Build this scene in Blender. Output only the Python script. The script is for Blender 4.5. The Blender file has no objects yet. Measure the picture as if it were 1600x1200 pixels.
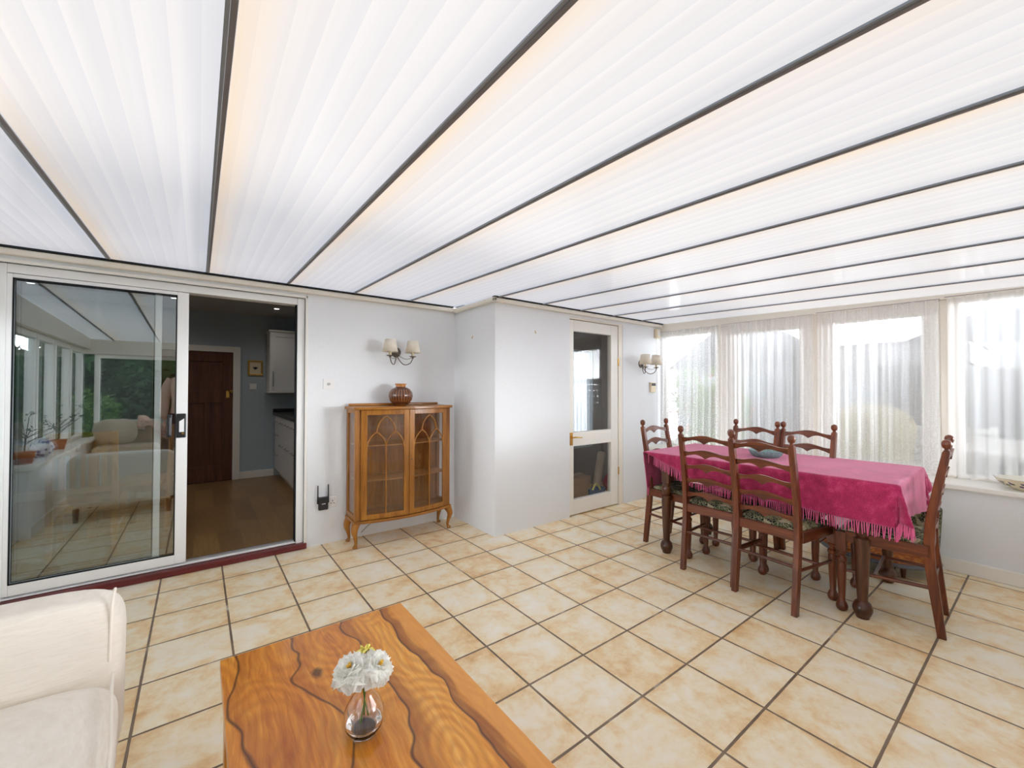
import bpy, bmesh, math, random
from mathutils import Vector, Matrix
random.seed(7)
T = 1/3.0          # one floor tile, in metres
PI = math.pi
scn = bpy.context.scene
SKY_ZENITH, SKY_LOW, SKY_POW = 0.24, 52, 8.5
col = scn.collection

# ------------------------------------------------------------------ camera
def cam_axes(yaw, pitch, roll):
    fwd = Vector((math.sin(yaw), math.cos(yaw), 0)); right = Vector((math.cos(yaw), -math.sin(yaw), 0)); up = Vector((0, 0, 1))
    f2 = fwd*math.cos(pitch)+up*math.sin(pitch); u2 = up*math.cos(pitch)-fwd*math.sin(pitch)
    r3 = right*math.cos(roll)+u2*math.sin(roll); u3 = u2*math.cos(roll)-right*math.sin(roll)
    return r3, u3, f2
cd = bpy.data.cameras.new('camera'); cam = bpy.data.objects.new('camera', cd); col.objects.link(cam)
r_, u_, f_ = cam_axes(0.648, 0.0142, 0.0015)
m = Matrix((r_, u_, -f_)).transposed().to_4x4(); m.translation = Vector((0.5594*T, -11.1637*T, 3.8026*T))
cam.matrix_world = m
cd.sensor_width = 36; cd.lens = 647.19*36/1600; cd.clip_start = 0.02; cd.clip_end = 200
scn.camera = cam

# ------------------------------------------------------------------ world, sun, exposure
w = bpy.data.worlds.new('overcast_sky'); scn.world = w; w.use_nodes = True
nt = w.node_tree; nt.nodes.clear()
wo = nt.nodes.new('ShaderNodeOutputWorld'); bg = nt.nodes.new('ShaderNodeBackground')
tc = nt.nodes.new('ShaderNodeTexCoord'); sx = nt.nodes.new('ShaderNodeSeparateXYZ')
nt.links.new(tc.outputs['Generated'], sx.inputs[0])
def wmath(op, a, b=None):
    nd = nt.nodes.new('ShaderNodeMath'); nd.operation = op; nd.use_clamp = False
    for i, v in enumerate((a, b)):
        if v is None: continue
        if isinstance(v, (int, float)): nd.inputs[i].default_value = v
        else: nt.links.new(v, nd.inputs[i])
    return nd.outputs[0]
low = wmath('POWER', wmath('MAXIMUM', wmath('SUBTRACT', 1.0, wmath('ABSOLUTE', sx.outputs['Z'])), 0.0), SKY_POW)
side = wmath('MAXIMUM', wmath('ADD', 0.7, wmath('ADD', wmath('MULTIPLY', sx.outputs['X'], .1), wmath('MULTIPLY', sx.outputs['Y'], -.4))), 0.0)
st = wmath('ADD', SKY_ZENITH, wmath('MULTIPLY', wmath('MULTIPLY', low, side), SKY_LOW))
nt.links.new(st, bg.inputs[1]); bg.inputs[0].default_value = (0.93, 0.965, 1.0, 1)
nt.links.new(bg.outputs[0], wo.inputs[0])
sd = bpy.data.lights.new('sun', 'SUN'); sd.energy = 1.25; sd.angle = math.radians(9); sd.color = (1.0, 0.94, 0.86)
sun = bpy.data.objects.new('sun', sd); col.objects.link(sun)
sun.rotation_euler = Vector((0.45, -1.15, -1.9)).to_track_quat('-Z', 'Y').to_euler()
scn.view_settings.view_transform = 'Standard'; scn.view_settings.look = 'None'
scn.view_settings.exposure = 0.07; scn.view_settings.gamma = 1.0; scn.view_settings.use_curve_mapping = False
scn.cycles.max_bounces = 14; scn.cycles.diffuse_bounces = 7; scn.cycles.transparent_max_bounces = 24
scn.cycles.use_denoising = True

# ------------------------------------------------------------------ materials
def hexc(r, g, b):
    f = lambda c: (c/255/12.92 if c/255 <= .04045 else ((c/255+.055)/1.055)**2.4)
    return (f(r), f(g), f(b), 1)
class N:
    def __init__(s, name):
        s.m = bpy.data.materials.new(name); s.m.use_nodes = True; s.t = s.m.node_tree; s.t.nodes.clear()
        s.out = s.t.nodes.new('ShaderNodeOutputMaterial')
    def n(s, typ, **k):
        nd = s.t.nodes.new('ShaderNode'+typ)
        for a, v in k.items():
            if a.startswith('_'): nd.inputs[a[1:].replace('_', ' ')].default_value = v
            else: setattr(nd, a, v)
        return nd
    def l(s, a, b): s.t.links.new(a, b)
    def math(s, op, a, b=None, c=None):
        nd = s.t.nodes.new('ShaderNodeMath'); nd.operation = op
        for i, v in enumerate((a, b, c)):
            if v is None: continue
            if isinstance(v, (int, float)): nd.inputs[i].default_value = v
            else: s.l(v, nd.inputs[i])
        return nd.outputs[0]
    def mix(s, f, a, b, blend='MIX'):
        nd = s.t.nodes.new('ShaderNodeMix'); nd.data_type = 'RGBA'; nd.blend_type = blend
        for i, v in ((0, f), (6, a), (7, b)):
            if isinstance(v, (int, float)): nd.inputs[i].default_value = v
            elif isinstance(v, tuple): nd.inputs[i].default_value = v
            else: s.l(v, nd.inputs[i])
        return nd.outputs[2]
    def ramp(s, f, *stops, interp='LINEAR'):
        nd = s.t.nodes.new('ShaderNodeValToRGB'); cr = nd.color_ramp; cr.interpolation = interp
        while len(cr.elements) < len(stops): cr.elements.new(0.5)
        for e, (p, c) in zip(cr.elements, stops):
            e.position = p; e.color = c if isinstance(c, tuple) else (c, c, c, 1)
        s.l(f, nd.inputs[0]); return nd.outputs[0]
    def coord(s, scale=(1, 1, 1), loc=(0, 0, 0), kind='Object', rot=(0, 0, 0)):
        tcn = s.n('TexCoord'); mp = s.n('Mapping'); s.l(tcn.outputs[kind], mp.inputs[0])
        mp.inputs['Scale'].default_value = scale; mp.inputs['Location'].default_value = loc; mp.inputs['Rotation'].default_value = rot
        return mp.outputs[0]
    def noise(s, vec, scale=5, detail=4, rough=.55, dist=0, w=None):
        nd = s.n('TexNoise'); nd.inputs['Scale'].default_value = scale; nd.inputs['Detail'].default_value = detail
        nd.inputs['Roughness'].default_value = rough; nd.inputs['Distortion'].default_value = dist; s.l(vec, nd.inputs['Vector'])
        return nd.outputs[0]
    def vor(s, vec, scale=5, feature='F1', out='Distance', rnd=1.0):
        nd = s.n('TexVoronoi'); nd.feature = feature; nd.inputs['Scale'].default_value = scale; nd.inputs['Randomness'].default_value = rnd
        s.l(vec, nd.inputs['Vector']); return nd.outputs[out]
    def bump(s, h, strength=.3, dist=.01):
        nd = s.n('Bump'); nd.inputs['Strength'].default_value = strength; nd.inputs['Distance'].default_value = dist
        s.l(h, nd.inputs['Height']); return nd.outputs[0]
    def bsdf(s, color=(.8, .8, .8, 1), rough=.5, spec=.5, metal=0, normal=None, **k):
        b = s.n('BsdfPrincipled')
        for nm, v in (('Base Color', color), ('Roughness', rough), ('Specular IOR Level', spec), ('Metallic', metal)):
            if isinstance(v, (int, float, tuple)): b.inputs[nm].default_value = v
            else: s.l(v, b.inputs[nm])
        if normal: s.l(normal, b.inputs['Normal'])
        for a, v in k.items(): b.inputs[a.replace('_', ' ')].default_value = v
        return b.outputs[0]
    def end(s, sh): s.l(sh, s.out.inputs[0]); return s.m
def plain(name, c, rough=.5, spec=.4, metal=0, **k):
    q = N(name); return q.end(q.bsdf(c, rough, spec, metal, **k))
def mix_shader(q, f, a, b):
    nd = q.n('MixShader')
    if isinstance(f, (int, float)): nd.inputs[0].default_value = f
    else: q.l(f, nd.inputs[0])
    q.l(a, nd.inputs[1]); q.l(b, nd.inputs[2]); return nd.outputs[0]

def wall_mat(name, c, bump=.35):
    q = N(name); v = q.coord()
    n1 = q.noise(v, 1.2, 3); n2 = q.noise(v, 240, 3, .7); n3 = q.noise(v, 70, 2, .6)
    cc = q.mix(q.ramp(n1, (.35, 0.0), (.75, .25)), c, tuple(x*.93 for x in c[:3])+(1,))
    return q.end(q.bsdf(cc, .85, .2, normal=q.bump(q.math('ADD', n2, n3), bump, .004)))
M = {}
M['wall'] = wall_mat('textured_white_wall_paint', hexc(238, 241, 245))
M['wall_low'] = wall_mat('low_wall_paint', hexc(236, 238, 240))
M['kwall'] = wall_mat('blue_grey_kitchen_paint', hexc(176, 190, 200), .1)
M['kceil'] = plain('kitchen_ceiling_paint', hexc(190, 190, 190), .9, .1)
M['trim'] = plain('white_gloss_paint', hexc(240, 238, 232), .35, .4)
M['cream_trim'] = plain('cream_gloss_paint', hexc(238, 232, 220), .4, .4)
M['alu'] = plain('white_powder_coated_aluminium', hexc(244, 245, 246), .3, .5)
M['black'] = plain('black_plastic', hexc(28, 28, 32), .35, .5)
M['gasket'] = plain('black_rubber_gasket', hexc(25, 28, 34), .6, .3)
M['whiteplastic'] = plain('white_plastic', hexc(240, 240, 240), .3, .5)
M['creamplastic'] = plain('cream_plastic', hexc(232, 218, 190), .4, .4)
M['brass'] = plain('brass', hexc(214, 170, 90), .25, .5, 1)
M['pewter'] = plain('antique_pewter', hexc(120, 112, 104), .35, .5, 1)
M['steel'] = plain('brushed_steel', hexc(190, 190, 192), .3, .5, 1)
M['rafter'] = plain('dark_glazing_bar', hexc(132, 128, 134), .45, .4)
M['rafterlight'] = plain('pale_glazing_cap', hexc(150, 158, 172), .4, .5)
M['extwhite'] = plain('white_exterior_render', hexc(140, 142, 148), .7, .2)
M['extblue'] = plain('pale_painted_render', hexc(104, 104, 112), .8, .2)
M['extgrey'] = plain('grey_exterior_wall', hexc(94, 98, 103), .8, .2)
M['extroof'] = plain('slate_roof_tiles', hexc(76, 80, 88), .8, .2)
M['extdark'] = plain('dark_window_glass', hexc(120, 130, 138), .2, .5)

# floor tiles
q = N('glazed_stone_effect_floor_tiles'); v = q.coord((1/T, 1/T, 1/T))
sp = q.n('SeparateXYZ'); q.l(v, sp.inputs[0])
wob = q.noise(v, 4, 2)
fx = q.math('FRACT', q.math('ADD', sp.outputs[0], 100.0)); fy = q.math('FRACT', q.math('ADD', sp.outputs[1], 100.0))
def edged(q, f): return q.math('MINIMUM', f, q.math('SUBTRACT', 1.0, f))
ex = edged(q, fx); ey = edged(q, fy); e = q.math('MINIMUM', ex, ey)
cell = q.n('Combine'+'XYZ'); q.l(q.math('FLOOR', q.math('ADD', sp.outputs[0], 100.0)), cell.inputs[0]); q.l(q.math('FLOOR', q.math('ADD', sp.outputs[1], 100.0)), cell.inputs[1])
wn = q.n('TexWhiteNoise'); q.l(cell.outputs[0], wn.inputs[0])
offs = q.n('VectorMath', operation='MULTIPLY_ADD'); q.l(wn.outputs['Color'], offs.inputs[0]); offs.inputs[1].default_value = (17, 23, 9); q.l(v, offs.inputs[2])
n1 = q.noise(offs.outputs[0], 2.2, 6, .62, .4); n2 = q.noise(offs.outputs[0], 9, 5, .7)
warm = q.math('ADD', q.math('MULTIPLY', n1, .7), q.math('MULTIPLY', n2, .3))
edgew = q.math('MULTIPLY', q.ramp(e, (0.0, 1.0), (.22, 0.0)), .09)
warm2 = q.math('ADD', q.math('ADD', warm, edgew), q.math('MULTIPLY', q.math('SUBTRACT', wn.outputs[0], .5), .10))
tile = q.ramp(warm2, (.36, hexc(250, 244, 228)), (.50, hexc(248, 234, 204)), (.60, hexc(242, 216, 170)), (.78, hexc(222, 174, 112)))
gw = q.math('ADD', .011, q.math('MULTIPLY', wob, .008))
gmask = q.math('LESS_THAN', e, gw)
gcol = q.ramp(q.noise(v, 1.1, 3, .7), (.40, hexc(112, 94, 78)), (.60, hexc(140, 120, 98)), (.70, hexc(206, 196, 182)))
fc = q.mix(gmask, tile, gcol)
hh = q.math('ADD', q.math('MULTIPLY', q.ramp(e, (0.0, 0.0), (.035, 1.0)), .6), q.math('MULTIPLY', n2, .35))
M['tiles'] = q.end(q.bsdf(fc, q.math('ADD', .32, q.math('MULTIPLY', n2, .2)), .45, normal=q.bump(hh, .35, .006)))

# oak laminate (kitchen floor)
q = N('brown_laminate_planks'); v = q.coord((6, 1.0, 1)); sp = q.n('SeparateXYZ'); q.l(v, sp.inputs[0])
cx = q.math('FLOOR', sp.outputs[0]); cv = q.n('CombineXYZ'); q.l(cx, cv.inputs[0])
wn = q.n('TexWhiteNoise'); q.l(cv.outputs[0], wn.inputs[0])
yy = q.math('FLOOR', q.math('ADD', sp.outputs[1], q.math('MULTIPLY', wn.outputs[0], 7.0)))
cv2 = q.n('CombineXYZ'); q.l(cx, cv2.inputs[0]); q.l(yy, cv2.inputs[1]); wn2 = q.n('TexWhiteNoise'); q.l(cv2.outputs[0], wn2.inputs[0])
gr = q.noise(q.coord((60, 4, 1)), 1, 5, .6, 1.5)
c = q.mix(gr, hexc(126, 92, 54), hexc(186, 148, 96)); c = q.mix(q.math('MULTIPLY', wn2.outputs[0], .45), c, hexc(96, 66, 38))
M['laminate'] = q.end(q.bsdf(c, .3, .5))

def wood(name, dark, mid, light, axis='z', scale=1.0, rough=.35, rings=1.0, coat=0.0):
    q = N(name); s = {'x': (5, 55, 55), 'y': (55, 5, 55), 'z': (55, 55, 5)}[axis]
    s = tuple(x*scale for x in s)
    v = q.coord(s); v2 = q.coord(tuple(x*.35 for x in s))
    a = q.noise(v, 1, 5, .6, .8); b = q.noise(v2, .5, 3, .5, 1.2)
    f = q.math('ADD', q.math('MULTIPLY', a, .5), q.math('MULTIPLY', b, .5*rings))
    c = q.ramp(f, (.30, dark), (.5, mid), (.72, light))
    b_ = q.bsdf(c, rough, .45, normal=q.bump(a, .06, .002), Coat_Weight=coat, Coat_Roughness=.12)
    return q.end(b_)
for ax in 'xyz':
    M['chair_'+ax] = wood('polished_mahogany_stained_wood_'+ax, hexc(46, 18, 8), hexc(96, 42, 15), hexc(142, 72, 27), ax, coat=.3)
    M['oak_'+ax] = wood('golden_oak_veneer_'+ax, hexc(112, 66, 16), hexc(156, 98, 28), hexc(188, 128, 46), ax, coat=.2)
    M['lightoak_'+ax] = wood('light_oak_'+ax, hexc(150, 98, 42), hexc(182, 128, 66), hexc(202, 152, 90), ax)
M['tablewood'] = wood('dark_oak', hexc(36, 16, 8), hexc(74, 36, 17), hexc(108, 64, 30), 'z', coat=.3)
M['doorwood'] = wood('dark_brown_panelled_door_wood', hexc(58, 28, 18), hexc(92, 48, 32), hexc(116, 64, 42), 'z')
M['maroon'] = wood('maroon_stained_threshold', hexc(70, 20, 22), hexc(104, 34, 36), hexc(126, 50, 50), 'x', rough=.35)

# coffee table slab: sheesham planks with dark veins and knots
q = N('figured_sheesham_wood'); v0 = q.coord((1, 1, 1))
w1 = q.n('TexNoise'); q.l(q.coord((2.6, 1.5, 4)), w1.inputs['Vector']); w1.inputs['Scale'].default_value = 1; w1.inputs['Detail'].default_value = 3
warp = q.n('VectorMath', operation='MULTIPLY_ADD'); q.l(w1.outputs['Color'], warp.inputs[0]); warp.inputs[1].default_value = (.15, .10, 0); q.l(v0, warp.inputs[2])
def mapped(src, sc, loc=(0, 0, 0)):
    mp = q.n('Mapping'); q.l(src, mp.inputs[0]); mp.inputs['Scale'].default_value = sc; mp.inputs['Location'].default_value = loc; return mp.outputs[0]
# growth rings around a few knots
kd = q.vor(mapped(warp.outputs[0], (5.2, 2.6, 1)), 1.0, 'F1', 'Distance')
rings = q.math('SINE', q.math('ADD', q.math('MULTIPLY', kd, 62.0), q.math('MULTIPLY', q.noise(mapped(v0, (7, 3, 1)), 1, 4, .6), 16.0)))
rings = q.math('MULTIPLY_ADD', rings, .5, .5)
fine = q.noise(mapped(warp.outputs[0], (90, 7, 1)), 1, 4, .6, .6)
wsp = q.n('SeparateXYZ'); q.l(warp.outputs[0], wsp.inputs[0])
vein = q.noise(mapped(warp.outputs[0], (8.0, .75, 1)), 1, 1, .4, .2)
wy = q.noise(mapped(v0, (1.2, 1.9, 1), (5, 2, 0)), 1, 3, .5)
ph = q.math('ADD', q.math('MULTIPLY', wsp.outputs[0], 7.0), q.math('MULTIPLY', wy, 2.6))
fr_s = q.math('FRACT', q.math('ADD', ph, 40.0)); cellv = q.math('FLOOR', q.math('ADD', ph, 40.0))
wnv = q.n('TexWhiteNoise'); wnv.noise_dimensions = '1D'; q.l(cellv, wnv.inputs['W'])
base = q.ramp(q.math('ADD', q.math('MULTIPLY', fine, .55), q.math('MULTIPLY', vein, .5)), (.34, hexc(176, 94, 14)), (.50, hexc(214, 134, 36)), (.64, hexc(232, 162, 60)), (.8, hexc(244, 190, 104)))
base = q.mix(q.math('MULTIPLY', rings, .30), base, hexc(158, 82, 20))
stain = q.math('MULTIPLY', q.ramp(fr_s, (0.0, 1.0), (.10, .8), (.20, .7), (.25, .25), (.42, 0.0)), q.math('ADD', .15, q.math('MULTIPLY', wnv.outputs[0], .75)))
base = q.mix(stain, base, hexc(122, 54, 12))
base = q.mix(q.ramp(edged(q, fr_s), (0.0, .9), (.018, .5), (.035, 0.0)), base, hexc(62, 24, 8))
kn = q.vor(mapped(v0, (7.0, 4.6, 1), (.3, .7, 0)), 1.0, 'F1', 'Distance')
knc = q.vor(mapped(v0, (7.0, 4.6, 1), (.3, .7, 0)), 1.0, 'F1', 'Color')
ksp = q.n('SeparateColor'); q.l(knc, ksp.inputs[0])
ksel = q.math('GREATER_THAN', ksp.outputs[0], .45)
kmask = q.math('MULTIPLY', q.math('MULTIPLY', q.ramp(q.math('ADD', kn, q.math('MULTIPLY', q.noise(v0, 60, 3), .07)), (.10, 1.0), (.17, 0.0)), ksel), .85)
base = q.mix(kmask, base, hexc(66, 36, 16))
sp = q.n('SeparateXYZ'); q.l(v0, sp.inputs[0])
sap = q.ramp(q.math('ADD', sp.outputs[0], q.math('MULTIPLY', q.noise(v0, 3, 2), .03)), (.247, 0.0), (.252, .7))
base = q.mix(sap, base, hexc(226, 156, 72))
M['sheesham'] = q.end(q.bsdf(base, .3, .5, normal=q.bump(fine, .08, .002), Coat_Weight=.35, Coat_Roughness=.15))

# fabrics
def weave(name, c, c2, sc=500, rough=.95, sheen=.3, sheentint=None):
    q = N(name); v = q.coord(); a = q.noise(q.coord((1, 1, 4)), sc, 2, .6); b = q.noise(v, 6, 3)
    wv = q.noise(q.coord((18, 18, 260)), 1, 3, .7)
    cc = q.mix(q.ramp(wv, (.4, 0.0), (.75, .6)), c, c2); cc = q.mix(q.ramp(b, (.4, 0.0), (.7, .25)), cc, c2)
    return q.end(q.bsdf(cc, rough, .15, normal=q.bump(q.math('ADD', a, wv), .25, .002), Sheen_Weight=sheen))
M['cream'] = weave('cream_linen_weave', hexc(238, 231, 220), hexc(220, 210, 195))
M['piping'] = plain('cream_piping_cord', hexc(240, 232, 220), .9, .1)
M['beige'] = weave('beige_upholstery', hexc(214, 190, 158), hexc(186, 160, 128))
M['throw_beige'] = weave('beige_wool', hexc(206, 188, 164), hexc(150, 132, 112), 120)
q = N('pink_chenille'); v = q.coord(); a = q.noise(v, 380, 2, .7); b = q.noise(v, 16, 4, .65); d = q.noise(q.coord((1, 14, 1)), 9, 3, .6)
c = q.ramp(b, (.32, hexc(140, 18, 62)), (.55, hexc(168, 32, 82)), (.72, hexc(194, 64, 110)))
c = q.mix(q.math('MULTIPLY', q.math('GREATER_THAN', a, .6), .3), c, hexc(226, 120, 160))
bb = q.n('BsdfPrincipled'); q.l(c, bb.inputs['Base Color']); bb.inputs['Roughness'].default_value = .8; bb.inputs['Specular IOR Level'].default_value = .25
bb.inputs['Sheen Weight'].default_value = 1.0; bb.inputs['Sheen Roughness'].default_value = .45; bb.inputs['Sheen Tint'].default_value = hexc(255, 190, 215)
q.l(q.bump(q.math('ADD', a, q.math('MULTIPLY', d, .6)), .5, .004), bb.inputs['Normal'])
M['chenille'] = q.end(bb.outputs[0])
M['fringe'] = plain('pink_fringe_yarn', hexc(214, 92, 140), .8, .2, Sheen_Weight=.6)
q = N('tapestry_seat_fabric'); v = q.coord()
k1 = q.vor(v, 26, 'F1', 'Distance'); k2 = q.vor(v, 26, 'F1', 'Color'); ksp = q.n('SeparateColor'); q.l(k2, ksp.inputs[0])
petal = q.math('SINE', q.math('MULTIPLY', k1, 42.0))
c = q.ramp(ksp.outputs[0], (.0, hexc(38, 40, 34)), (.35, hexc(70, 80, 52)), (.6, hexc(120, 116, 80)), (.85, hexc(178, 166, 136)), (.95, hexc(110, 96, 116)), interp='CONSTANT')
c = q.mix(q.ramp(petal, (.1, 0.0), (.6, .55)), c, hexc(30, 32, 30)); c = q.mix(q.ramp(q.vor(v, 60, 'DISTANCE_TO_EDGE'), (.02, .8), (.08, 0.0)), c, hexc(168, 160, 128))
M['tapestry'] = q.end(q.bsdf(c, .9, .15, normal=q.bump(q.noise(v, 300, 2), .3, .002)))
q = N('floral_print_cloth'); v = q.coord(); k1 = q.vor(v, 34); c = q.ramp(k1, (.25, hexc(176, 84, 84)), (.4, hexc(226, 190, 170)))
M['floral'] = q.end(q.bsdf(c, .9, .1))

# glass
def thin_glass(name, refl, tint=(1, 1, 1, 1), ior=1.5, base=0.0, rtint=(1, 1, 1, 1)):
    q = N(name); tr = q.n('BsdfTransparent'); tr.inputs[0].default_value = tint
    gl = q.n('BsdfGlossy'); gl.inputs['Roughness'].default_value = 0.004; gl.inputs[0].default_value = rtint
    lw = q.n('LayerWeight'); lw.inputs[0].default_value = .5; r0 = ((ior-1)/(ior+1))**2
    f = q.math('MINIMUM', q.math('ADD', q.math('MULTIPLY', q.math('POWER', lw.outputs['Facing'], 5.0), (1-r0)*refl), r0*refl+base), 1.0)
    return q.end(mix_shader(q, f, tr.outputs[0], gl.outputs[0]))
M['doorglass'] = thin_glass('double_glazed_door_glass', 1.0, (.88, .90, .90, 1), 1.5, .13, (.90, .98, 1.0, 1))
M['pane'] = thin_glass('window_glass', 1.0, (.98, .99, 1, 1), 1.45)
M['cabglass'] = thin_glass('cabinet_glass', 1.0, (.96, .96, .96, 1), 1.45, .0)
q = N('clear_glass'); gb = q.n('BsdfGlass'); gb.inputs['IOR'].default_value = 1.45; gb.inputs['Roughness'].default_value = 0.0; M['glass'] = q.end(gb.outputs[0])
q = N('blue_green_pressed_glass'); gb = q.n('BsdfGlass'); gb.inputs['IOR'].default_value = 1.4; gb.inputs['Roughness'].default_value = .05; gb.inputs[0].default_value = hexc(176, 206, 205); bd_ = q.n('BsdfPrincipled'); bd_.inputs['Base Color'].default_value = hexc(164, 196, 196); bd_.inputs['Roughness'].default_value = .12; M['bowlglass'] = q.end(mix_shader(q, .55, gb.outputs[0], bd_.outputs[0]))
q = N('water'); gb = q.n('BsdfGlass'); gb.inputs['IOR'].default_value = 1.33; M['water'] = q.end(gb.outputs[0])

# polycarbonate roof: each sheet between two bars carries its own flutes and a yellow tint along one edge
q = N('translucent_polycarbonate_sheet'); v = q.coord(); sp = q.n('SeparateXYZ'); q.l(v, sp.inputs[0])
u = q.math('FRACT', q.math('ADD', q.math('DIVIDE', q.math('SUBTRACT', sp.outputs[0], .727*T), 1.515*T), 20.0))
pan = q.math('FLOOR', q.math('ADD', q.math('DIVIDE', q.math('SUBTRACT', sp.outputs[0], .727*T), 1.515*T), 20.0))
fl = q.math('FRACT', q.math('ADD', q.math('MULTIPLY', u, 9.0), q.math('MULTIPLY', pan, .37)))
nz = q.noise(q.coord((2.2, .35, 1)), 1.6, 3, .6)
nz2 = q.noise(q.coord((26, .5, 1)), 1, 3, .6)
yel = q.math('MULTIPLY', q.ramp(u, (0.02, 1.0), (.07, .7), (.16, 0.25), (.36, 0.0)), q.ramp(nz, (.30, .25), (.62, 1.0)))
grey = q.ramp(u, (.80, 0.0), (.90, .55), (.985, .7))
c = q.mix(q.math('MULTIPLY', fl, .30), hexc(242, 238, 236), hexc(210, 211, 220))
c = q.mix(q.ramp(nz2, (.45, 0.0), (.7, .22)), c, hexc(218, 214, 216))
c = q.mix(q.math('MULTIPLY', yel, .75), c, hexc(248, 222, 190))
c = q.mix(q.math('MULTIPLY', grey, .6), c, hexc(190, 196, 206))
tl = q.n('BsdfTranslucent'); q.l(c, tl.inputs[0]); df = q.n('BsdfDiffuse'); q.l(c, df.inputs[0]); gl = q.n('BsdfGlossy'); gl.inputs['Roughness'].default_value = .09
fr = q.n('Fresnel'); fr.inputs[0].default_value = 1.35
# microflute lines
a = mix_shader(q, .14, tl.outputs[0], df.outputs[0])
b = mix_shader(q, q.math('MULTIPLY', fr.outputs[0], .55), a, gl.outputs[0])
M['poly'] = q.end(b)

# net curtain
def net(name, dens, lace=0.0, c=(.95, .94, .94, 1)):
    q = N(name); v = q.coord(); sp = q.n('SeparateXYZ'); q.l(v, sp.inputs[0])
    geo = q.n('NewGeometry') if False else None
    tr = q.n('BsdfTransparent'); tl = q.n('BsdfTranslucent'); tl.inputs[0].default_value = c; df = q.n('BsdfDiffuse'); df.inputs[0].default_value = c
    cloth = mix_shader(q, .25, tl.outputs[0], df.outputs[0])
    fold = q.noise(q.coord((1, 28, .5)), 1, 2, .5)
    f = q.math('ADD', dens, q.math('MULTIPLY', q.math('SUBTRACT', fold, .5), .24))
    if lace:
        k = q.vor(q.coord((1, 1, 1)), 15, 'F1', 'Distance'); fl = q.math('MULTIPLY', q.ramp(q.math('SINE', q.math('MULTIPLY', k, 26)), (.2, 0.0), (.8, 1.0)), lace)
        zmask = q.ramp(q.math('DIVIDE', sp.outputs[2], 2.0), (.36, 1.0), (.66, .45))
        f = q.math('ADD', f, q.math('MULTIPLY', fl, zmask))
    f = q.math('MINIMUM', q.math('MAXIMUM', f, 0.05), .97)
    return q.end(mix_shader(q, f, tr.outputs[0], cloth))
M['net'] = net('sheer_net_curtain', .60, .08)
M['netlace'] = net('floral_lace_net_curtain', .56, .24)
M['netlight'] = net('fine_voile_curtain', .54, 0)
# leaves, garden
def leafy(name, a, b, sc=30):
    q = N(name); n = q.noise(q.coord(), sc, 4, .7); return q.end(q.bsdf(q.ramp(n, (.3, a), (.7, b)), .7, .2))
M['leaf'] = leafy('dark_green_foliage', hexc(30, 62, 34), hexc(96, 136, 84)); M['leaf2'] = leafy('bright_green_foliage', hexc(70, 120, 56), hexc(156, 196, 110))
M['grass'] = leafy('lawn', hexc(70, 104, 52), hexc(128, 150, 86), 60)
M['stone'] = leafy('pale_stone_wall', hexc(150, 150, 144), hexc(226, 226, 222), 14)
M['bark'] = leafy('bark', hexc(60, 44, 32), hexc(104, 84, 66), 30)
q = N('patio_paving'); n = q.noise(q.coord(), 3, 3); M['paving'] = q.end(q.bsdf(q.ramp(n, (.3, hexc(170, 168, 162)), (.7, hexc(206, 204, 198))), .8, .2))
q = N('painted_brick_house_wall'); br = q.n('TexBrick'); q.l(q.coord((1, 1, 1), rot=(PI/2, 0, 0)), br.inputs['Vector']); br.inputs['Scale'].default_value = 4
br.inputs['Color1'].default_value = hexc(170, 140, 120); br.inputs['Color2'].default_value = hexc(150, 116, 98); br.inputs['Mortar'].default_value = hexc(190, 184, 176)
M['brick'] = q.end(q.bsdf(br.outputs[0], .9, .1))

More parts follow.
